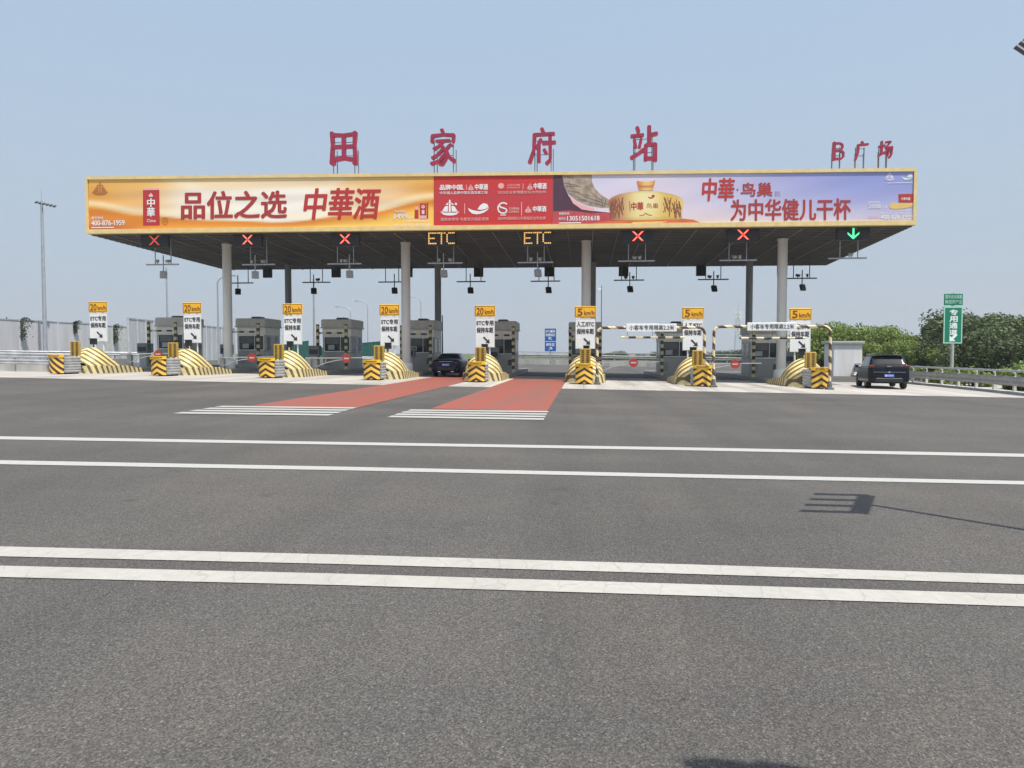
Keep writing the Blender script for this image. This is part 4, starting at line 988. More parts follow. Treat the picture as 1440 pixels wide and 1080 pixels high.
# ------------------------------------------------------------------ height-limit gates
def height_gate(pxl, pxr, Y, ztop_py, board, lower, label):
    a = at(pxl, ztop_py, Y); b_ = at(pxr, ztop_py, Y); xm = (a.x + b_.x) / 2; loc = Vector((xm, Y, G(xm)))
    r = thing('height_gate', loc, label, 'height gate', None)
    H = a.z - loc.z; hw = (b_.x - a.x) / 2
    for s in (-1, 1):
        mb = MB(); mb.tube([(s * hw, 0, G(s * hw)), (s * hw, 0, H - .3)], .07, 12); o = mb.build('post', M['pipe_stripe'], r)
        mb = MB(); mb.bbox(s * hw - .17, s * hw + .17, -.17, .17, G(s * hw), G(s * hw) + .10, .02); mb.tube([(s * hw, 0, G(s * hw) + .1), (s * hw, 0, G(s * hw) + .4)], .13, 12, .08); mb.build('foot', M['dark_paint'], o)
    mb = MB(); pts = [(-hw, 0, H - .3)] + [(-hw + .3 - .3 * math.cos(t), 0, H - .3 + .3 * math.sin(t)) for t in (rad(22), rad(45), rad(68))] + [(-hw + .3, 0, H), (hw - .3, 0, H)] + [(hw - .3 + .3 * math.sin(t), 0, H - .3 + .3 * math.cos(t)) for t in (rad(22), rad(45), rad(68))] + [(hw, 0, H - .3)]
    mb.tube(pts, .07, 12); mb.build('top_pipe', M['pipe_stripe'], r)
    b0 = at(board[0], board[2], Y) - loc; b1_ = at(board[1], board[3], Y) - loc
    z0, z1 = H - .19, H + .19
    mb = MB(); mb.bbox(b0.x, b1_.x, -.14, -.09, z0, z1, .015); bd = mb.build('notice_board', M['white_paint'], r)
    mb = MB(); mb.text('小客车专用限高2.2米', b0.x + .15, b1_.x - .12, z0 + .07, z1 - .07, -.148, 0.015); mb.build('notice_text', M['sign_black'], bd)
    l0 = at(lower[0], lower[2], Y) - loc; l1 = at(lower[1], lower[2], Y) - loc
    mb = MB(); mb.tube([(l0.x, -.02, l0.z), (l1.x, -.02, l0.z)], .06, 10); lb = mb.build('hanging_bar', M['bar_stripe'], r)
    mb = MB()
    for x in (l0.x + .3, (l0.x + l1.x) / 2, l1.x - .3): mb.tube([(x, -.02, l0.z), (x, -.02, H - .05)], .012, 6)
    mb.build('chain', M['gantry'], lb)
height_gate(840, 991, 37.6, 461, (880.5, 951, 458, 466), (873.5, 962, 474.5), 'black and yellow height-limit gate over the third lane from the right')
height_gate(1004, 1168, 37.0, 459.5, (1050, 1119, 456, 464), (1040, 1132, 475.5), 'black and yellow height-limit gate over the second lane from the right')

# ------------------------------------------------------------------ cars
def car(name, loc, rz, label, L, W, H, prof, paint, suv):
    """prof: stations along the car from the rear: (y, z_bottom, z_belt, z_top, half width at sill, belt, roof)"""
    r = thing(name, loc, label, 'car', None, rz)
    def ring(st):
        y, zb, zs, zt, ws, wb, wr = st
        pts = []
        half = [(0, zb), (ws * .55, zb), (ws * .90, zb + .02), (ws * .985, zb + .10), (ws, lerp(zb, zs, .35)), (lerp(ws, wb, .5), lerp(zb, zs, .62)), (wb * 1.0, zs - .10), (wb * .985, zs - .02), (wb * .95, zs)]
        if zt - zs > .12: half += [(lerp(wb * .95, wr, .35), lerp(zs, zt, .36)), (lerp(wb * .95, wr, .72), lerp(zs, zt, .70)), (wr, zt - .075), (wr * .93, zt - .025), (wr * .62, zt - .004), (0, zt)]
        else: half += [(wb * .90, lerp(zs, zt, .5)), (wb * .82, lerp(zs, zt, .75)), (wb * .72, lerp(zs, zt, .88)), (wb * .6, lerp(zs, zt, .94)), (wb * .35, zt - .003), (0, zt)]
        return [(x, y, z) for x, z in half]
    # finer stations by interpolation
    ST = []
    for a, b_ in zip(prof[:-1], prof[1:]):
        for k in range(3): ST.append(tuple(lerp(u, v, k / 3) for u, v in zip(a, b_)))
    ST.append(prof[-1])
    R = [ring(s) for s in ST]; n = len(R[0])
    full = [[(-x, y, z) for x, y, z in rr[::-1]] + rr[1:] for rr in R]
    mb = MB(); mb.grid([[p for p in rr] for rr in full], True); N2 = len(full[0])
    mb.add(full[0], [tuple(range(N2))], False); mb.add(full[-1], [tuple(range(N2 - 1, -1, -1))], False)
    body = mb.build('body', paint, r)
    bm = bmesh.new(); bm.from_mesh(body.data); bmesh.ops.remove_doubles(bm, verts=bm.verts, dist=1e-4); bmesh.ops.recalc_face_normals(bm, faces=bm.faces); bm.to_mesh(body.data); bm.free()
    glass = mat('car glass', (0.012, 0.016, 0.018), 0.04, var=0.1, spec=0.6)
    black = mat('car trim', (0.014, 0.014, 0.015), 0.5); chrome = mat('chrome', (0.6, 0.6, 0.62), 0.2, metal=0.9); lamp = mat('tail lamp', (0.11, 0.008, 0.008), 0.2, coat=.2); plate = mat('plate blue', (0.10, 0.16, 0.55), 0.4); 
    return r, full, ST, glass, black, chrome, lamp, plate, n
def patch(full, i0, i1, j0, j1, off, fi=0.0, fj=0.0):
    """a sheet lying just above the lofted body between stations i0..i1 and ring points j0..j1"""
    rows = []
    def S(i, j):
        i = max(0, min(len(full) - 1, i)); a = int(math.floor(i)); b_ = min(a + 1, len(full) - 1); t = i - a
        ja = int(math.floor(j)); jb = min(ja + 1, len(full[0]) - 1); u = j - ja
        p = Vector(full[a][ja]).lerp(Vector(full[a][jb]), u); q = Vector(full[b_][ja]).lerp(Vector(full[b_][jb]), u); return p.lerp(q, t)
    ni = max(2, int(abs(i1 - i0) * 2)); nj = max(2, int(abs(j1 - j0) * 2)); cen = Vector((0, 1.8, .8))
    for a in range(ni + 1):
        row_ = []
        for b_ in range(nj + 1):
            i = lerp(i0, i1, a / ni); j = lerp(j0, j1, b_ / nj); p = S(i, j)
            di = S(i + .2, j) - S(i - .2, j); dj = S(i, min(j + .2, len(full[0]) - 1.001)) - S(i, max(0, j - .2)); nn = di.cross(dj)
            if nn.length < 1e-8: nn = p - cen
            nn.normalize()
            if nn.dot(p - cen) < 0: nn = -nn
            row_.append(p + nn * off)
        rows.append(row_)
    mb = MB(); mb.grid(rows, True); return mb
def wheels(r, xs, ys, rad_, wd):
    for y in ys:
        for s in (-1, 1):
            mb = MB(); x = s * xs
            prof = [(-wd / 2, rad_ * .62), (-wd / 2, rad_ * .93), (-wd / 2 + .03, rad_), (wd / 2 - .03, rad_), (wd / 2, rad_ * .93), (wd / 2, rad_ * .62)]; rows = []
            for k in range(33):
                t = 2 * math.pi * k / 32; rows.append([(x + a, y + math.cos(t) * q, rad_ + math.sin(t) * q) for a, q in prof])
            mb.grid(rows, True); ty = mb.build('wheel', M['tyre'], r)
            mb = MB(); q = rad_ * .63; xo = x + s * (wd / 2 - .02)
            mb.add([(xo - s * .06, y + q * math.cos(2 * math.pi * k / 24), rad_ + q * math.sin(2 * math.pi * k / 24)) for k in range(24)], [tuple(range(24))])
            for k in range(10):
                t = 2 * math.pi * k / 10; mb.bar((xo, y, rad_), (xo - s * .01, y + math.cos(t) * q, rad_ + math.sin(t) * q), .045, .03)
            mb.build('rim', M['rim'], ty)
def plate_on(r, y, z, chars, plate):
    mb = MB(); mb.bbox(-.22, .22, y - .012, y + .01, z - .07, z + .07, .004); p = mb.build('number_plate', plate, r)
    mb = MB(); mb.text(chars, -.19, .19, z - .042, z + .042, y - .015, .02); mb.build('plate_text', INKW, p)
# sedan in the fourth lane, seen from behind
SP = mat('navy car paint', (0.006, 0.009, 0.035), 0.3, var=0.05, metal=0.0, coat=0.0, spec=0.25)
prof = [(0.0, .42, .66, .72, .62, .66, .60), (.06, .30, .80, .90, .84, .84, .70), (.16, .26, .92, 1.03, .88, .88, .72), (.50, .24, .95, 1.07, .90, .90, .70), (.75, .22, .95, 1.14, .91, .90, .68), (1.35, .20, .94, 1.40, .91, .90, .60), (2.0, .20, .92, 1.45, .91, .90, .60), (2.7, .20, .91, 1.42, .91, .90, .60), (3.35, .20, .91, 1.05, .91, .89, .62), (3.9, .22, .86, .95, .90, .86, .60), (4.4, .25, .76, .84, .86, .78, .55), (4.68, .32, .62, .68, .70, .60, .5)]
p = at(629, 531.0, 44.6); gx = gpt(629, 531.5)
sx = at(627.5, 520, 44.6).x
r, full, ST, glass, black, chrome, lamp, plate, n = car('car', (sx, 44.4, G(sx)), 0, 'dark navy sedan seen from behind, stopped in the lane left of the upright striped posts', 4.68, 1.82, 1.45, prof, SP, False)
r['label'] = 'dark blue sedan seen from behind in the open lane beside the fourth island'
K = n - 1            # index of the bottom centre column is 2*K at the ends; roof centre sits at K? (ring runs top -> bottom -> top mirrored)
# ring order: roof centre (0) ... sill ... bottom centre (K) ... sill ... roof centre (2K)
o = patch(full, 12.3, 15.0, 2.5, 2.5, .01)
def side_to_side(i0, i1, jr, off):
    """across the roof: from ring index jr on the left over the roof centre to the right"""
    L = [rr[jr::-1] for rr in full]; Rr = [rr[2 * K:2 * K - jr - 1:-1] for rr in full]
    loop = [a + b_[1:] for a, b_ in zip(L, Rr)]
    return patch(loop, i0, i1, .25, 2 * jr - .25, off)
side_to_side(12.3, 15.2, 3, .006).build('rear_window', glass, r)
side_to_side(21.3, 23.8, 3, .006).build('windscreen', glass, r)
for s in (0, 1):
    ja, jb = (3.35, 5.75) if s == 0 else (2 * K - 5.75, 2 * K - 3.35)
    patch(full, 15.2, 18.3, ja, jb, .006).build('side_window', glass, r); patch(full, 18.6, 22.2, ja, jb, .006).build('side_window', glass, r)
mb = MB(); mb.bbox(-.52, .52, -.035, .12, .40, .62, .03); mb.build('bumper_insert', black, r)
for s in (-1, 1):
    mb = MB(); x0, x1 = sorted((s * .50, s * .84)); mb.bbox(x0, x1, .02, .22, .84, .92, .02); mb.build('tail_light', lamp, r)
    mb = MB(); x0, x1 = sorted((s * .92, s * 1.08)); mb.bbox(x0, x1, 3.0, 3.16, .93, 1.07, .03); mb.bar((s * .86, 3.1, .93), (s * .95, 3.1, .97), .05); mb.build('mirror', SP, r)
    mb = MB(); x0, x1 = sorted((s * .30, s * .50)); mb.bbox(x0, x1, -.02, .1, .30, .36, .015); mb.build('exhaust', chrome, r)
mb = MB(); mb.box(-.42, .42, .004, .05, .925, .945); mb.build('boot_strip', chrome, r)
mb = MB(); mb.bbox(-.70, .70, .02, .30, 1.06, 1.085, .01); mb.build('boot_lip', SP, r)
plate_on(r, .0, .74, '京N·6K825', plate)
wheels(r, .80, (.98, 3.72), .325, .22)
# dark SUV leaving through the right-hand lane
UP = mat('black blue car paint', (0.006, 0.008, 0.014), 0.3, var=0.05, metal=0.0, coat=0.0, spec=0.22)
prof = [(0.0, .42, .74, .80, .74, .74, .62), (.05, .32, .96, 1.10, .90, .90, .80), (.14, .30, 1.10, 1.26, .94, .93, .80), (.42, .28, 1.12, 1.62, .95, .94, .73), (.60, .27, 1.11, 1.68, .95, .94, .73), (1.3, .26, 1.08, 1.72, .95, .94, .73), (2.1, .26, 1.05, 1.71, .95, .94, .73), (2.75, .26, 1.03, 1.63, .95, .94, .71), (3.4, .26, 1.01, 1.15, .94, .92, .66), (3.9, .28, .98, 1.07, .93, .89, .62), (4.35, .30, .86, .95, .90, .82, .58), (4.6, .38, .70, .78, .72, .64, .5)]
gx = gpt(1250, 547.5)
RZ = rad(-11)
r, full, ST, glass, black, chrome, lamp, plate, n = car('car', (gx.x, gx.y, G(gx.x)), RZ, 'black-blue SUV seen from behind, driving off along the parapet on the right', 4.6, 1.88, 1.68, prof, UP, True)
K = n - 1
side_to_side(5.4, 9.0, 3, .006).build('rear_window', glass, r)
side_to_side(21.3, 23.8, 3, .006).build('windscreen', glass, r)
for s in (0, 1):
    ja, jb = (3.35, 5.75) if s == 0 else (2 * K - 5.75, 2 * K - 3.35)
    patch(full, 10.6, 13.6, ja, jb, .006).build('side_window', glass, r); patch(full, 13.9, 17.4, ja, jb, .006).build('side_window', glass, r); patch(full, 17.7, 22.4, ja, jb, .006).build('side_window', glass, r)
mb = MB(); mb.bbox(-.70, .70, .27, .66, 1.69, 1.735, .015); mb.build('spoiler', UP, r)
mb = MB(); mb.bbox(-.62, .62, -.04, .10, .36, .56, .03); mb.build('bumper_insert', black, r)
for s in (-1, 1):
    mb = MB(); x0, x1 = sorted((s * .64, s * .935)); mb.bbox(x0, x1, .03, .34, 1.06, 1.20, .03); mb.build('tail_light', lamp, r)
    mb = MB(); x0, x1 = sorted((s * .95, s * 1.12)); mb.bbox(x0, x1, 3.0, 3.16, 1.02, 1.18, .03); mb.bar((s * .88, 3.1, 1.03), (s * .98, 3.1, 1.07), .05); mb.build('mirror', UP, r)
    mb = MB(); mb.bar((s * .66, .7, 1.735), (s * .66, 2.5, 1.745), .035); mb.build('roof_rail', chrome, r)
mb = MB(); mb.box(-.72, .72, -.018, .05, .845, .862); mb.build('tailgate_strip', chrome, r)
mb = MB(); mb.prism([(0, .80), (.08, .853), (0, .905), (-.08, .853)], -.035, -.014); mb.build('badge', chrome, r)
mb = MB(); mb.bar((-.10, -.0, 1.14), (.10, -.0, 1.14), .03); mb.build('badge', chrome, r)
plate_on(r, -.02, .68, '冀R·3H617', plate)
wheels(r, .82, (.95, 3.62), .355, .24)

# ------------------------------------------------------------------ right side: parapet, sign, cabin
PTS = [gpt(1178, 527), gpt(1214, 530.5), gpt(1282, 540), gpt(1360, 547.5), gpt(1440, 556), gpt(1540, 568), gpt(1680, 588)]
print('parapet', [(round(p.x, 1), round(p.y, 1)) for p in PTS])
def parapet(P, label, step=1.9, h=1.0, lift=0.0):
    o = Vector((P[0].x, P[0].y, 0)); r = thing('parapet_rail', o, label, 'guard rail')
    P2 = [Vector((p.x, p.y)) for p in P]; L = [0]
    for a, b_ in zip(P2[:-1], P2[1:]): L.append(L[-1] + (b_ - a).length)
    def pos(s):
        for k in range(len(P2) - 1):
            if s <= L[k + 1]:
                t = (s - L[k]) / (L[k + 1] - L[k]); q = P2[k].lerp(P2[k + 1], t); dd = (P2[k + 1] - P2[k]).normalized(); return q, dd
        return P2[-1], (P2[-1] - P2[-2]).normalized()
    n = max(2, int(L[-1] / step)); beam = []; topr = []; kb = []
    for k in range(n + 1):
        q, dd = pos(L[-1] * k / n); nn = Vector((dd.y, -dd.x))
        if nn.dot(Vector((0, 0)) - q) < 0: nn = -nn
        g = G(q.x) + lift; c = Vector((q.x - o.x, q.y - o.y, g)); N3 = Vector((nn.x, nn.y, 0))
        prof_ = [c + N3 * (.02 + .07 * (.5 - .5 * math.cos(v / 12 * 4 * math.pi))) + Vector((0, 0, .38 + .42 * v / 12)) for v in range(13)]
        beam.append(prof_ + [p - N3 * .03 for p in prof_[::-1]]); topr.append(c - N3 * .02 + Vector((0, 0, h + .05)))
        kb.append([c + N3 * .12 + Vector((0, 0, -.05 - lift)), c + N3 * .12 + Vector((0, 0, .12)), c - N3 * .45 + Vector((0, 0, .12)), c - N3 * .45 + Vector((0, 0, -.4 - lift))])
        mb = MB(); mb.bbox(-.07, .07, -.06, .06, .12, .80, .01); a_ = math.atan2(dd.y, dd.x); Rm = Matrix.Rotation(a_, 4, 'Z')
        sgn = 1 if (Rm @ Vector((0, 1, 0))).dot(N3) > 0 else -1
        mb.v = [tuple(Rm @ (Vector(v) + Vector((0, -.13 * sgn, 0))) + c) for v in mb.v]
        arc = [Rm @ Vector((0, sgn * (-.13 + dy), z)) + c for dy, z in ((0, .78), (-.03, .86), (-.01, .94), (.06, 1.0), (.10, h + .05))]
        mb.tube(arc, .035, 6); mb.build('post', mat('parapet post', (0.55, 0.54, 0.50), 0.55), r)
    mb = MB(); mb.grid(beam, True); mb.build('beam', mat('parapet beam', (0.33, 0.325, 0.315), 0.5, metal=.1, var=.2), r)
    mb = MB(); mb.tube(topr, .05, 8); mb.build('top_rail', M['steel'], r)
    mb = MB(); mb.grid(kb, False); mb.build('kerb', M['concrete'], r)
    return r
parapet(PTS, 'grey beam parapet with curved brackets and top rail running along the right edge of road')
FAR = [Vector((-14, 100, 0)), Vector((-4, 98, 0)), Vector((8, 96, 0)), Vector((22, 90, 0)), Vector((30, 80, 0)), Vector((32, 70, 0))]
parapet(FAR, 'distant parapet with curved brackets crossing behind the open lanes', 2.0, 1.05, .55)
# green sign on a post
p = at(1340, 497, 46); gz = G(p.x)
r = thing('lane_guide_sign', (p.x, 46, gz), 'tall green sign with white characters and arrow on a grey post at right', 'road sign')
mb = MB(); mb.tube([(0, .1, -.3), (0, .1, 5.4)], .10, 14); mb.build('post', mat('post pale green grey', (0.38, 0.42, 0.38), 0.5), r)
def rl(px, py): v = at(px, py, 46); return v.x - p.x, v.z - gz
x0, zt = rl(1328, 413); x1, zm = rl(1354, 430.5); _, zb = rl(1340, 483)
GRN = mat('sign green sheeting', (0.0, 0.205, 0.125), 0.4, var=0.06); GRP = mat('sign pale green', (0.42, 0.66, 0.53), 0.45, var=.05)
mb = MB(); mb.bbox(x0, x1, 0, .05, zm + .06, zt, .015); up = mb.build('upper_plate', GRN, r)
mb = MB(); mb.text('整车合法装载', x0 + .06, x1 - .06, lerp(zm, zt, .60), lerp(zm, zt, .90), -.006, .02); mb.text('鲜活农产品', x0 + .06, x1 - .06, lerp(zm, zt, .20), lerp(zm, zt, .50), -.006, .02); mb.build('plate_text', GRP, up)
mb = MB(); mb.bbox(x0, x1, 0, .05, zb, zm, .015); lw = mb.build('main_plate', GRN, r)
mb = MB(); w_ = .06
for (a, b_, c_, d_) in ((x0, x1, zm - w_ * 1.6, zm), (x0, x1, zb, zb + w_), (x0, x0 + w_, zb + w_, zm - w_ * 1.6), (x1 - w_, x1, zb + w_, zm - w_ * 1.6)): mb.box(a, b_, -.007, .002, c_, d_)
mb.build('plate_border', GRP, lw)
mb = MB(); xc = (x0 + x1) / 2 + .0; ch_h = (zm - zb) / 5.6
for k, c_ in enumerate('专用通道'): mb.text(c_, xc - .20, xc + .24, zm - .18 - (k + 1) * ch_h + .05, zm - .18 - k * ch_h - .02, -.008, .045)
ax, az = xc + .02, zb + .12
mb.prism([(ax - .2, az), (ax - .2, az + .34), (ax - .08, az + .24), (ax + .12, az + .46), (ax + .24, az + .36), (ax + .02, az + .14), (ax + .14, az + .02)][::-1], -.010, -.002)
mb.build('plate_text', mat('sign white sheeting', (0.82, 0.88, 0.85), .4, var=.03), lw)
# white cabin beyond the parapet
p = at(1192, 511, 64)
r = thing('cabin', (p.x, 64, G(p.x) - .2), 'small white flat-roofed cabin beyond the parapet on the right', 'cabin')
mb = MB(); mb.bbox(-1.15, 1.15, 0, 2.4, 0, 2.9, .03); mb.build('wall', mat('cabin white', (0.72, 0.72, 0.73), .6, var=.08, streak=True), r)
mb = MB(); mb.bbox(-1.3, 1.3, -.15, 2.55, 2.9, 3.1, .03); mb.build('roof', mat('cabin roof', (0.40, 0.40, 0.38), .6), r)
mb = MB(); mb.box(1.153, 1.17, .7, 1.5, .1, 2.1); mb.build('door', mat('cabin door', (0.45, 0.46, 0.47), .5), r)

# ------------------------------------------------------------------ vegetation
def leaf_mat(name, c0, c1):
    m, t, b = new_mat(name); N, L = t.nodes.new, t.links.new
    g = N('ShaderNodeNewGeometry'); rp = N('ShaderNodeValToRGB'); rp.color_ramp.elements[0].color = c0 + (1,); rp.color_ramp.elements[1].color = c1 + (1,)
    oi = N('ShaderNodeObjectInfo'); ad = N('ShaderNodeMath'); ad.operation = 'MULTIPLY_ADD'; L(oi.outputs['Random'], ad.inputs[0]); ad.inputs[1].default_value = .25; L(g.outputs['Random Per Island'], ad.inputs[2])
    sb = N('ShaderNodeMath'); sb.operation = 'MULTIPLY'; sb.inputs[1].default_value = .8; L(ad.outputs[0], sb.inputs[0])
    L(sb.outputs[0], rp.inputs[0]); L(rp.outputs[0], b.inputs['Base Color']); b.inputs['Roughness'].default_value = .55
    tr = N('ShaderNodeBsdfTranslucent'); L(rp.outputs[0], tr.inputs[0]); ms = N('ShaderNodeMixShader'); ms.inputs[0].default_value = .3
    L(b.outputs[0], ms.inputs[1]); L(tr.outputs[0], ms.inputs[2]); L(ms.outputs[0], t.nodes['Material Output'].inputs[0])
    return m
LFA = leaf_mat('light green leaves', (0.060, 0.115, 0.020), (0.30, 0.38, 0.075)); LFB = leaf_mat('dark green leaves', (0.026, 0.050, 0.018), (0.125, 0.17, 0.06))
BARK = mat('bark', (0.10, 0.08, 0.06), .9, var=.3, scale=8)
def crown_mesh(seed, rx, rz, h0, nl, size, lobes):
    rn = random.Random(seed); vs = []; fs = []
    LB = []
    for k in range(lobes):
        a = rn.uniform(0, 2 * math.pi); q = math.sqrt(rn.random()) * .82; zz = rn.uniform(-.8, .9); f = math.sqrt(max(.08, 1 - zz * zz * .8))
        LB.append((Vector((math.cos(a) * q * rx * f, math.sin(a) * q * rx * f, h0 + rz + zz * rz)), rn.uniform(.13, .40) * rx))
    for k in range(nl):
        c, rr = rn.choice(LB)
        dv = Vector((rn.gauss(0, 1), rn.gauss(0, 1), rn.gauss(0, .85))).normalized() * rr * rn.uniform(.55, 1.08) ** .6
        p = c + dv; s = size * rn.uniform(.6, 1.4)
        nrm = (dv.normalized() * .6 + Vector((rn.gauss(0, .6), rn.gauss(0, .6), rn.gauss(.2, .6)))).normalized()
        u = nrm.cross(Vector((rn.gauss(0, 1), rn.gauss(0, 1), rn.gauss(0, 1)))).normalized(); v = nrm.cross(u)
        k0 = len(vs); vs += [tuple(p - u * s), tuple(p + v * s * .55 + u * s * .1), tuple(p + u * s), tuple(p - v * s * .55)]; fs.append((k0, k0 + 1, k0 + 2, k0 + 3))
    return vs, fs, LB
def make_tree(seed, rx, rz, h0, nl, size, lobes, leaf, nm, label, loc):
    r = thing(nm, loc, label, 'shrub' if nm == 'shrub' else 'tree', None)
    vs, fs, LB = crown_mesh(seed, rx, rz, h0, nl, size, lobes)
    mb = MB(); mb.add(vs, fs); mb.build('crown', leaf, r)
    mb = MB(); rn = random.Random(seed); tr_ = max(.05, rx * .055)
    mb.tube([(0, 0, -.4), (rn.uniform(-.1, .1), .05, h0 * .6), (rn.uniform(-.2, .2), 0, h0 + rz * .9), (0, 0, h0 + rz * 1.5)], [tr_ * 1.4, tr_, tr_ * .7, tr_ * .25], 8)
    for c, rr in LB[:9]: mb.tube([(0, 0, h0 * .7 + rn.uniform(0, rz * .5)), tuple(c * .55 + Vector((0, 0, c.z * .35))), tuple(c)], [tr_ * .5, tr_ * .3, tr_ * .1], 5)
    mb.build('trunk', BARK, r)
    return r
# light-green young trees behind the cabin
spec = [(1146, 457, 78, 3.0), (1172, 454, 80, 3.0), (1198, 458, 76, 2.7), (1228, 455, 78, 3.0), (1252, 461, 74, 2.6), (1276, 468, 72, 2.4), (1300, 476, 68, 2.2), (1322, 484, 64, 1.9), (1262, 478, 66, 2.0), (1222, 480, 70, 2.1)]
protos = []
lbls = ['light green tree behind the rightmost lane sign', 'light green tree right behind the white cabin, on its left', 'light green tree showing above the cabin roof', 'tallest light green tree just right of the cabin', 'light green bushy tree above the roof of the SUV', 'light green tree to the right of the SUV roof', 'small light green tree beside the dark trees', 'lowest light green tree at the foot of the green sign', 'low light green bush-like tree behind the SUV', 'low light green tree between cabin and SUV']
for k, (px, py, Y, rx) in enumerate(spec):
    top = at(px, py, Y); gz = G(70) * .6; hgt = top.z - gz
    if k < 3: t = make_tree(20 + k, 3.0, 2.0, .6, 11000, .12, 40, LFA, 'young_tree', lbls[k], (top.x, Y, gz)); protos.append(t)
    else: t = dup(protos[k % 3], (top.x, Y, gz), lbls[k], rz=k * 1.3)
    t.scale = (rx / 3.0, rx / 3.0, hgt / 5.2); t['group'] = 'light green trees on the right'
spec = [(1330, 462, 66, 3.4), (1362, 440, 68, 4.6), (1398, 437, 64, 4.6), (1432, 446, 60, 4.2), (1470, 440, 58, 4.6), (1376, 464, 56, 2.8), (1420, 470, 54, 2.8)]
lbls = ['dark green tree peeking out left of the green sign', 'big dark green tree directly behind the green sign', 'tallest dark green tree right of the green sign', 'dark green tree near the right edge of the photo', 'dark green tree cut by the right edge of the photo', 'lower dark tree in front, to the right of the sign post', 'lower dark tree in front near the right edge']
protos = []
for k, (px, py, Y, rx) in enumerate(spec):
    top = at(px, py, Y); gz = G(70) * .7; hgt = top.z - gz
    if k < 2: t = make_tree(50 + k, 4.2, 2.8, .7, 14000, .14, 48, LFB, 'broad_tree', lbls[k], (top.x, Y, gz)); protos.append(t)
    else: t = dup(protos[k % 2], (top.x, Y, gz), lbls[k], rz=k * 1.7)
    t.scale = (rx / 4.2, rx / 4.2, hgt / 6.9); t['group'] = 'dark green trees on the right'
# shrubs along the outside of the parapet
rn = random.Random(3); shp = None
for k in range(11):
    q = lerp(0.12, 1, k / 10) * 5; i = min(int(q), 4); c = PTS[i + 1].lerp(PTS[min(i + 2, 6)], q - i); c = Vector((c.x + 2.2 + rn.uniform(0, 1.5), c.y + 2.6 + rn.uniform(0, 1.5), G(c.x) - .5))
    lab = 'ragged green shrub seen through the gaps of the right parapet'
    if shp is None: shp = make_tree(80, 1.3, .55, .1, 1800, .11, 16, LFA, 'shrub', lab, c); t = shp
    else: t = dup(shp, c, lab, rz=k * 1.1)
    s = rn.uniform(.8, 1.25); t.scale = (s, s, s); t['group'] = 'shrubs outside the right parapet'
# far trees seen through the lanes
spec = [(852, 494, 190), (868, 493, 200), (905, 496, 210), (930, 494, 200), (984, 495, 180), (1010, 492, 170), (1038, 488, 160), (1046, 490, 150), (1062, 492, 150)]
for k, (px, py, Y) in enumerate(spec):
    top = at(px, py, Y); gz = -1.5; hgt = top.z - gz
    lab = 'distant tree low on the horizon ' + ['just right of the sixth island sign', 'a little right of the sixth sign', 'left of the left stop disc', 'right of the left stop disc', 'left of the thin banded post', 'right of the right gate post', 'at the foot of the lattice mast', 'right of the lattice mast', 'before the dark rear column'][k]
    t = dup(protos[k % 2], (top.x, Y, gz), lab, rz=k * 2.1); t.scale = (.9, .9, max(.25, hgt / 7.4)); t['group'] = 'distant trees on the horizon'

# ------------------------------------------------------------------ left side: walls, rails, masts
def panel_wall(P, heights, label, m, name='noise_wall', lower=None, post_step=2.6):
    o = Vector((P[0].x, P[0].y, 0)); r = thing(name, o, label, 'noise wall')
    a, b_ = Vector(P[0]), Vector(P[1]); n = max(2, int((b_ - a).length / post_step)); dd = (b_ - a); dd.z = 0; dd.normalize(); nn = Vector((dd.y, -dd.x, 0))
    for k in range(n):
        p = a.lerp(b_, k / n); q = a.lerp(b_, (k + 1) / n); h0, h1 = lerp(*heights, k / n), lerp(*heights, (k + 1) / n)
        mb = MB(); e = nn * .06; z0 = G(p.x) - .2
        pts = [p, q]
        mb.add([tuple(v - o) for v in [Vector((p.x, p.y, z0)) + e, Vector((q.x, q.y, z0)) + e, Vector((q.x, q.y, h1)) + e, Vector((p.x, p.y, h0)) + e, Vector((p.x, p.y, z0)) - e, Vector((q.x, q.y, z0)) - e, Vector((q.x, q.y, h1)) - e, Vector((p.x, p.y, h0)) - e]],
               [(0, 1, 2, 3), (7, 6, 5, 4), (3, 2, 6, 7), (0, 3, 7, 4), (1, 5, 6, 2)])
        mb.build('panel', m, r)
        mb = MB(); c = Vector((p.x, p.y, 0)) - o; e = nn * .1; mb.bar(c + Vector((0, 0, z0)) + e * .6, c + Vector((0, 0, h0 + .06)) + e * .6, .13, .13); mb.build('post', mat('wall post grey', (0.58, 0.58, 0.59), .5), r)
    mb = MB(); mb.bar(Vector((0, 0, heights[0] + .05)), Vector((b_.x - o.x, b_.y - o.y, heights[1] + .05)), .2, .12); mb.build('coping', mat('wall coping', (0.34, 0.36, 0.37), .6), r)
    return r
WALLM = mat('wall panels', (0.52, 0.52, 0.535), .6, var=.12, scale=.8, streak=True)
A0, A1 = at(-190, 440, 56), at(128, 456, 82)
panel_wall((A0, A1), (A0.z, A1.z), 'long pale grey noise wall with white posts at the left edge of the photo', WALLM)
A2, A3 = at(126, 457, 83), at(186, 461, 90)
panel_wall((A2, A3), (A2.z, A3.z), 'short whitish end of the noise wall behind the leftmost lane sign', mat('wall end panels', (0.48, 0.49, 0.48), .6, var=.12))
B0, B1 = at(179, 448.5, 66), at(330, 463, 98)
rB = panel_wall((B0, B1), (B0.z, B1.z), 'pale two-tier panel wall behind the first two booths on the left', mat('blue grey wall panels', (0.45, 0.48, 0.50), .55, var=.12, streak=True), post_step=1.9)
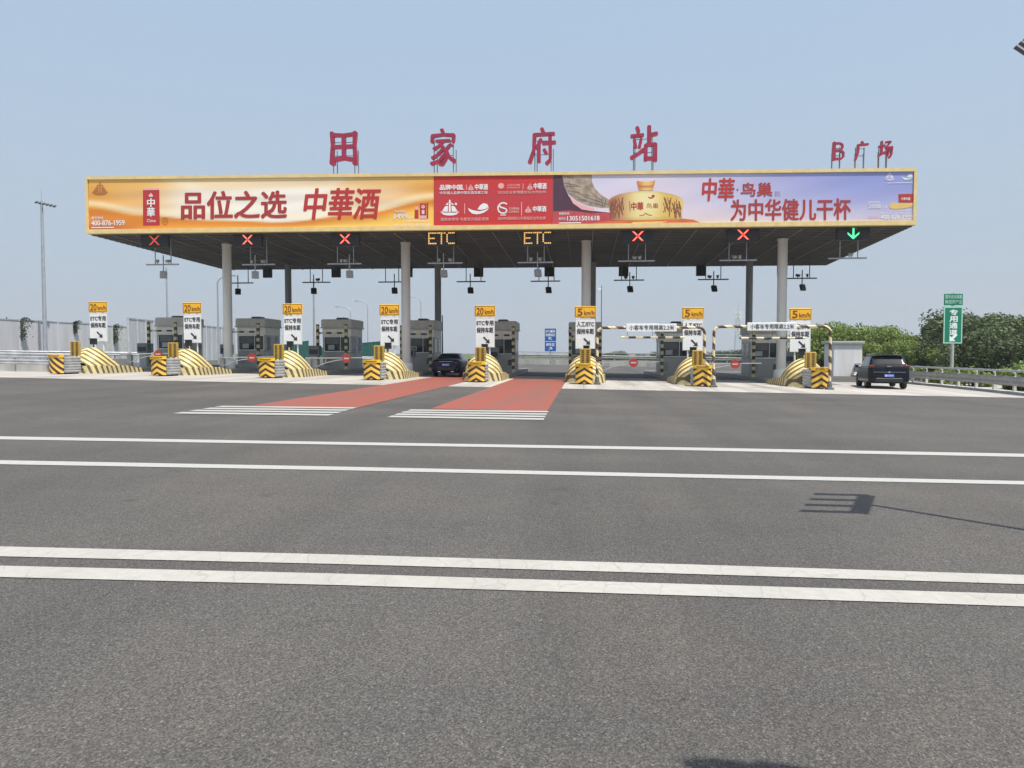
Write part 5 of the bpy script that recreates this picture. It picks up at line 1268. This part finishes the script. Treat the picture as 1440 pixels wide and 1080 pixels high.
for px in (198, 207):
    q = at(px + 4, 490, 64.5); mb = MB(); mb.box(q.x - .3 - B0.x, q.x + .3 - B0.x, q.y - B0.y, q.y + .06 - B0.y, q.z - .35, q.z + .45); mb.build('window', M['glass_dark'], rB)
# vines over the wall
VN = leaf_mat('vine leaves', (0.02, 0.04, 0.012), (0.09, 0.13, 0.05))
for k, (px, py, w_, hh, Y, lab) in enumerate([(30, 447, 1.8, 2.2, 69.5, 'green vine hanging over the noise wall near the left edge'), (106, 456, .8, 1.3, 78, 'small vine drooping over the noise wall beside the leftmost amber panel'), (161, 459, 1.3, 2.2, 78, 'green vine on the wall end right of the leftmost lane sign')]):
    rn = random.Random(60 + k); WA, WB = ((A0, A1) if px < 128 else (A2, A3)); f = min(((abs(math.atan2(WA.lerp(WB, q / 200).x, WA.lerp(WB, q / 200).y) - math.atan2(ray(px, 450).x, ray(px, 450).y))), q / 200) for q in range(201))[1]
    p = WA.lerp(WB, f) + Vector((.1, -.25, 0)); mb = MB(); vs = []; fs = []
    for q in range(650):
        v = rn.random() ** 1.5; x = rn.gauss(0, w_ * .42 * (1 - .55 * v)); c = Vector((x, rn.uniform(-.2, .1), .12 - v * hh + .2 * math.sin(x * 3))); s = rn.uniform(.06, .13)
        u = Vector((rn.gauss(0, 1), rn.gauss(0, 1), rn.gauss(0, 1))).normalized(); t = u.cross(Vector((rn.gauss(0, 1), rn.gauss(0, 1), rn.gauss(0, 1)))).normalized(); b0 = len(vs); vs += [tuple(c - u * s), tuple(c + t * s * .6), tuple(c + u * s), tuple(c - t * s * .6)]; fs.append((b0, b0 + 1, b0 + 2, b0 + 3))
    mb.add(vs, fs); o = mb.build('vine', VN); o.location = p; tag(o, lab, 'vine')
# guard rails along the left
def guard(P, Q, rows, label, z0=.3, step=2.0):
    o = Vector((P.x, P.y, 0)); r = thing('guard_rail', o, label, 'guard rail'); d2 = Vector((Q.x - P.x, Q.y - P.y)); n = max(2, int(d2.length / step)); nn = Vector((d2.y, -d2.x, 0)).normalized()
    if nn.y > 0: nn = -nn
    for row_ in range(rows):
        mb = MB(); a, b_ = [], []
        for k in range(14):
            v = k / 13; off = nn * (.02 + .06 * (.5 - .5 * math.cos(v * 4 * math.pi))); z = z0 + row_ * .37 + .31 * v
            a.append(Vector((0, 0, G(P.x) + z)) + off); b_.append(Vector((d2.x, d2.y, G(Q.x) + z)) + off)
        mb.grid([a, b_], True); mb.build('beam', M['rail'], r)
    for k in range(n + 1):
        t = k / n; c = Vector((d2.x * t, d2.y * t, G(lerp(P.x, Q.x, t)))) - nn * .08; mb = MB(); mb.tube([c + Vector((0, 0, -.2)), c + Vector((0, 0, z0 + rows * .37))], .06, 8); mb.build('post', M['steel'], r)
    return r
guard(Vector((at(-260, 520, 39.5).x, 39.9, 0)), Vector((at(104, 520, 39.6).x, 40.1, 0)), 2, 'double zinc guard rail left of the leftmost island', .42)
mb = MB(); xa, xb = at(-260, 520, 40.6).x, at(60, 520, 40.6).x; xo = (xa + xb) / 2
r = thing('barrier_wall', (xo, 40.6, G(xo)), 'low weathered concrete barrier behind the left guard rail', 'concrete barrier')
dz = lambda x: G(x) - G(xo)
mb.add([(xa - xo, 0, dz(xa) - .1), (xb - xo, 0, dz(xb) - .1), (xb - xo, .05, dz(xb) + .62), (xa - xo, .05, dz(xa) + .62), (xa - xo, .5, dz(xa) - .1), (xb - xo, .5, dz(xb) - .1), (xb - xo, .4, dz(xb) + .62), (xa - xo, .4, dz(xa) + .62)],
       [(0, 1, 2, 3), (7, 6, 5, 4), (3, 2, 6, 7), (1, 5, 6, 2), (4, 0, 3, 7)]); mb.build('wall', M['concrete'], r)
guard(Vector((at(-200, 500, 54).x, 54, 0)), Vector((at(178, 500, 60).x, 62, 0)), 1, 'rear guard rail running in front of the left noise wall', .75)
guard(Vector((at(430, 500, 72).x, 80, 0)), Vector((at(610, 500, 80).x, 92, 0)), 1, 'far guard rail behind the third and fourth islands', .5)
# green screens far behind
for k, (x0_, t0, x1_, t1, Y, lab) in enumerate([(392, 486, 434, 480, 120, 'green windbreak screen behind the third lane sign'), (500, 484, 546, 480, 115, 'green windbreak screen behind the fourth lane sign'), (424, 491, 505, 487, 135, 'far lower green screen between the third and fourth booths')]):
    a, b_ = at(x0_, t0, Y), at(x1_, t1, Y - 6); o = Vector((a.x, a.y, 0)); r = thing('green_screen', o, lab, 'screen fence')
    mb = MB(); n = 24; rows = [[], []]
    for q in range(n + 1):
        c = a.lerp(b_, q / n); yy = c.y - o.y + .12 * (q % 2); rows[0].append((c.x - o.x, yy, -1.5)); rows[1].append((c.x - o.x, yy, c.z))
    mb.grid(rows, False); mb.build('sheet', mat('green sheeting', (0.04, 0.23, 0.17), .6, var=.1), r)
    mb = MB(); mb.bar((0, -.05, a.z + .05), (b_.x - o.x, b_.y - o.y - .05, b_.z + .05), .12); mb.build('top_bar', mat('green bar', (0.03, 0.16, 0.12), .6), r)
# blue sign seen through the open lane
p = at(774, 497, 88); r = thing('service_sign', (p.x, 88, G(p.x)), 'blue information sign with white characters standing far behind the open lane', 'road sign')
zb, zt = at(774, 494, 88).z - G(p.x), at(774, 462, 88).z - G(p.x)
mb = MB(); mb.tube([(0, .1, -.2), (0, .1, zt - .2)], .07, 8); mb.build('post', M['steel'], r)
mb = MB(); mb.bbox(-.66, .66, 0, .05, zb, zt, .02); pl = mb.build('plate', mat('sign blue sheeting', (0.02, 0.11, 0.38), .4, var=.06), r)
mb = MB(); h = zt - zb
mb.text('ETC服务', -.55, .55, zb + h * .82, zb + h * .94, -.008, .03); mb.text('收费站区', -.55, .55, zb + h * .66, zb + h * .78, -.008, .03); mb.text('↖', -.2, .2, zb + h * .49, zb + h * .62, -.008, .03)
mb.box(-.62, .62, -.008, .002, zb + h * .42, zb + h * .44); mb.text('停车区', -.5, .5, zb + h * .23, zb + h * .36, -.008, .03); mb.text('↗', -.2, .2, zb + h * .05, zb + h * .18, -.008, .03); mb.build('plate_text', INKW, pl)
# lamp masts and posts
def mast(px, top, base, Y, r0, label, heads):
    t = at(px, top, Y); b_ = at(px, base, Y); gz = G(t.x); r = thing('lamp_mast', (t.x, Y, gz), label, 'lamp mast'); H = t.z - gz
    mb = MB(); mb.tube([(0, 0, -.3), (0, 0, H)], r0, 12, r0 * .55); mb.build('pole', mat('mast paint', (0.40, 0.42, 0.45), .5, metal=.3), r)
    if heads:
        mb = MB(); mb.bar((-.5, 0, H - .12), (1.5, 0, H - .58), .05); mb.tube([(0, 0, H), (0, 0, H + 1.2)], .012, 6); mb.build('head_frame', M['gantry'], r)
        for k in range(6):
            x = -.48 + k * .39; z = H - .10 - (x + .48) * .23
            mb = MB(); tb = MB(); tb.bbox(-.12, .12, -.22, .22, -.07, .07, .03); R = Matrix.Rotation(rad(-38), 4, 'Y') @ Matrix.Rotation(rad(20), 4, 'X')
            mb.add([R @ Vector(v) + Vector((x, -.1, z)) for v in tb.v], tb.f); mb.build('floodlight', M['dark_paint'], r)
    return r
mast(58.5, 283, 447, 72, .22, 'tall mast with a row of six floodlights rising behind the left noise wall', True)
mast(234, 376, 500, 74, .13, 'plain grey pole rising behind the leftmost booth', False)
mast(441, 392, 500, 78, .15, 'pale pole with a white base rising behind the third lane sign', False)
def lamp(px, top, Y, arm, label):
    t = at(px, top, Y); gz = G(t.x); H = t.z - gz; r = thing('street_lamp', (t.x, Y, gz), label, 'street lamp', 'street lamps behind the toll plaza'); a = arm
    mb = MB(); mb.tube([(0, 0, -.2), (0, 0, H * .93), (a * .12, 0, H * .97), (a * .45, 0, H * 1.0), (a, 0, H * 1.01)], [.10, .07, .06, .05, .045], 8); mb.build('pole', mat('mast paint', (0.40, 0.42, 0.45), .5, metal=.3), r)
    mb = MB(); x0, x1 = sorted((a * .92, a * 1.25)); mb.bbox(x0, x1, -.14, .14, H * 1.01 - .06, H * 1.01 + .08, .03); mb.build('lamp_head', M['steel'], r)
lamp(305.5, 389, 70, 1.5, 'street lamp with an arm curving right beside the left front column')
lamp(493, 432, 110, -1.9, 'street lamp with a left arm just behind the third booth')
lamp(517, 424, 118, -1.7, 'street lamp with a left arm between the third booth and fourth lane sign')
lamp(592, 418, 120, -1.8, 'street lamp rising behind the fourth booth')
# camera pole and lattice mast
t = at(846, 402, 84); r = thing('camera_pole', (t.x, 84, G(t.x)), 'thin pole with a white camera behind the sixth lane sign', 'camera pole'); H = t.z - G(t.x)
mb = MB(); mb.tube([(0, 0, -.2), (0, 0, H)], .07, 8, .05); mb.build('pole', M['gantry'], r)
mb = MB(); mb.bbox(-.45, -.08, -.2, .2, H - .55, H - .25, .03); mb.build('camera', M['white_paint'], r)
t = at(1038, 426, 420); gz = -2; H = t.z - gz; r = thing('lattice_tower', (t.x, 420, gz), 'faint distant lattice communication tower left of the dark rear column', 'tower')
mb = MB(); nsg = 14
for k in range(nsg):
    z0, z1 = H * .86 * k / nsg, H * .86 * (k + 1) / nsg; w0, w1 = lerp(1.7, .7, k / nsg), lerp(1.7, .7, (k + 1) / nsg)
    for (sx, sy), (tx, ty) in zip(((-1, -1), (1, -1), (1, 1), (-1, 1)), ((1, -1), (1, 1), (-1, 1), (-1, -1))):
        mb.bar((sx * w0, sy * w0, z0), (sx * w1, sy * w1, z1), .16); mb.bar((sx * w0, sy * w0, z0), (tx * w1, ty * w1, z1), .09); mb.bar((sx * w1, sy * w1, z1), (tx * w1, ty * w1, z1), .09)
mb.tube([(0, 0, H * .84), (0, 0, H)], .12, 6); mb.build('frame', mat('tower steel', (0.45, 0.46, 0.47), .5), r)
mb = MB()
for zz in (.80, .72, .50, .42):
    for q in range(5): a = q * 1.256; mb.bbox(math.cos(a) * 1.5 - .25, math.cos(a) * 1.5 + .25, math.sin(a) * 1.5 - .25, math.sin(a) * 1.5 + .25, H * zz, H * zz + 1.6, .05)
mb.build('antenna_ring', M['white_paint'], r)

# ------------------------------------------------------------------ fill-light pole at the right edge, whose shadow lies on the road
rr = ray(1428, 65); V2 = Vector((rr.x, rr.y, 0)).normalized(); R2 = Vector((V2.y, -V2.x, 0)); UPV = Vector((0, 0, 1)); kz = rr.z / math.hypot(rr.x, rr.y)
A0_ = Vector((0, 0, CAM_H)) + rr * (7.35 / math.hypot(rr.x, rr.y))
step = (V2 + UPV * kz) * .34 + R2 * .032 + UPV * .027
along = R2 * .40 + V2 * .33 + UPV * (-.40 + .33 * kz)
mid = A0_ + step * 1.5 + along * .93
base = Vector((mid.x, mid.y, G(mid.x)))
r = thing('fill_light_pole', base, 'grey pole carrying four parallel light bars, only its tip showing at the upper right edge', 'lamp pole')
hz = mid - base
mb = MB(); mb.tube([(0, 0, -.1), (0, 0, hz.z)], .045, 12); mb.build('pole', M['steel'], r)
for k in range(4):
    a = A0_ + step * k - base; mb = MB(); wv = step.normalized() * .06; hv = along.cross(step).normalized() * .014
    q8 = [p_ + i_ * wv + j_ * hv for p_ in (a, a + along) for i_, j_ in ((-1, -1), (1, -1), (1, 1), (-1, 1))]
    mb.add(q8, [(0, 1, 2, 3), (7, 6, 5, 4), (1, 0, 4, 5), (2, 1, 5, 6), (3, 2, 6, 7), (0, 3, 7, 4)]); mb.build('light_bar', mat('lamp bar grey', (0.16, 0.16, 0.165), .5), r)
mb = MB(); mb.bar(hz - step * 1.6 - UPV * .05, hz + step * 1.6 - UPV * .05, .17, .03); mb.build('shadow_plate', M['gantry'], r)  # unseen plate added to fill in the solid part of the bars' shadow

# added unseen pole outside the frame, two horn shapes cast the bottom-edge shadow
S1 = gpt(1072, 1112); hp = S1 + Vector((.315, -.30, 1.0)) * 4.6; bz = Vector((hp.x, hp.y - .35, G(hp.x)))
r = thing('shadow_pole', bz, 'grey unseen pole with two round horns, added to cast the bottom-edge shadow', 'added shadow pole')
hz = hp - bz
mb = MB(); mb.tube([(0, 0, -.1), (0, 0, hz.z - .1), (0, hz.y, hz.z - .05)], .035, 12); mb.tube([(-.15, hz.y, hz.z), (.15, hz.y, hz.z)], .02, 8); mb.build('pole', M['steel'], r)
for q in (-1, 1):
    mb = MB(); mb.tube([(q * .12, hz.y - .05, hz.z), (q * .12, hz.y + .06, hz.z), (q * .13, hz.y + .16, hz.z)], [.06, .10, .13], 20); mb.build('shadow_horn', M['grey_paint'], r)

# summer haze over the whole place
mb = MB(); mb.box(-900, 900, -60, 1500, -4.2, 60)
hz_ = mb.build('haze', None); hz_['kind'] = 'stuff'
hm, ht, hb = new_mat('haze air'); ht.nodes.remove(hb)
pv = ht.nodes.new('ShaderNodeVolumePrincipled'); pv.inputs['Color'].default_value = (0.93, 0.95, 0.97, 1); pv.inputs['Density'].default_value = 0.0004; pv.inputs['Anisotropy'].default_value = 0.2
ht.links.new(pv.outputs[0], ht.nodes['Material Output'].inputs['Volume']); hz_.data.materials.append(hm)
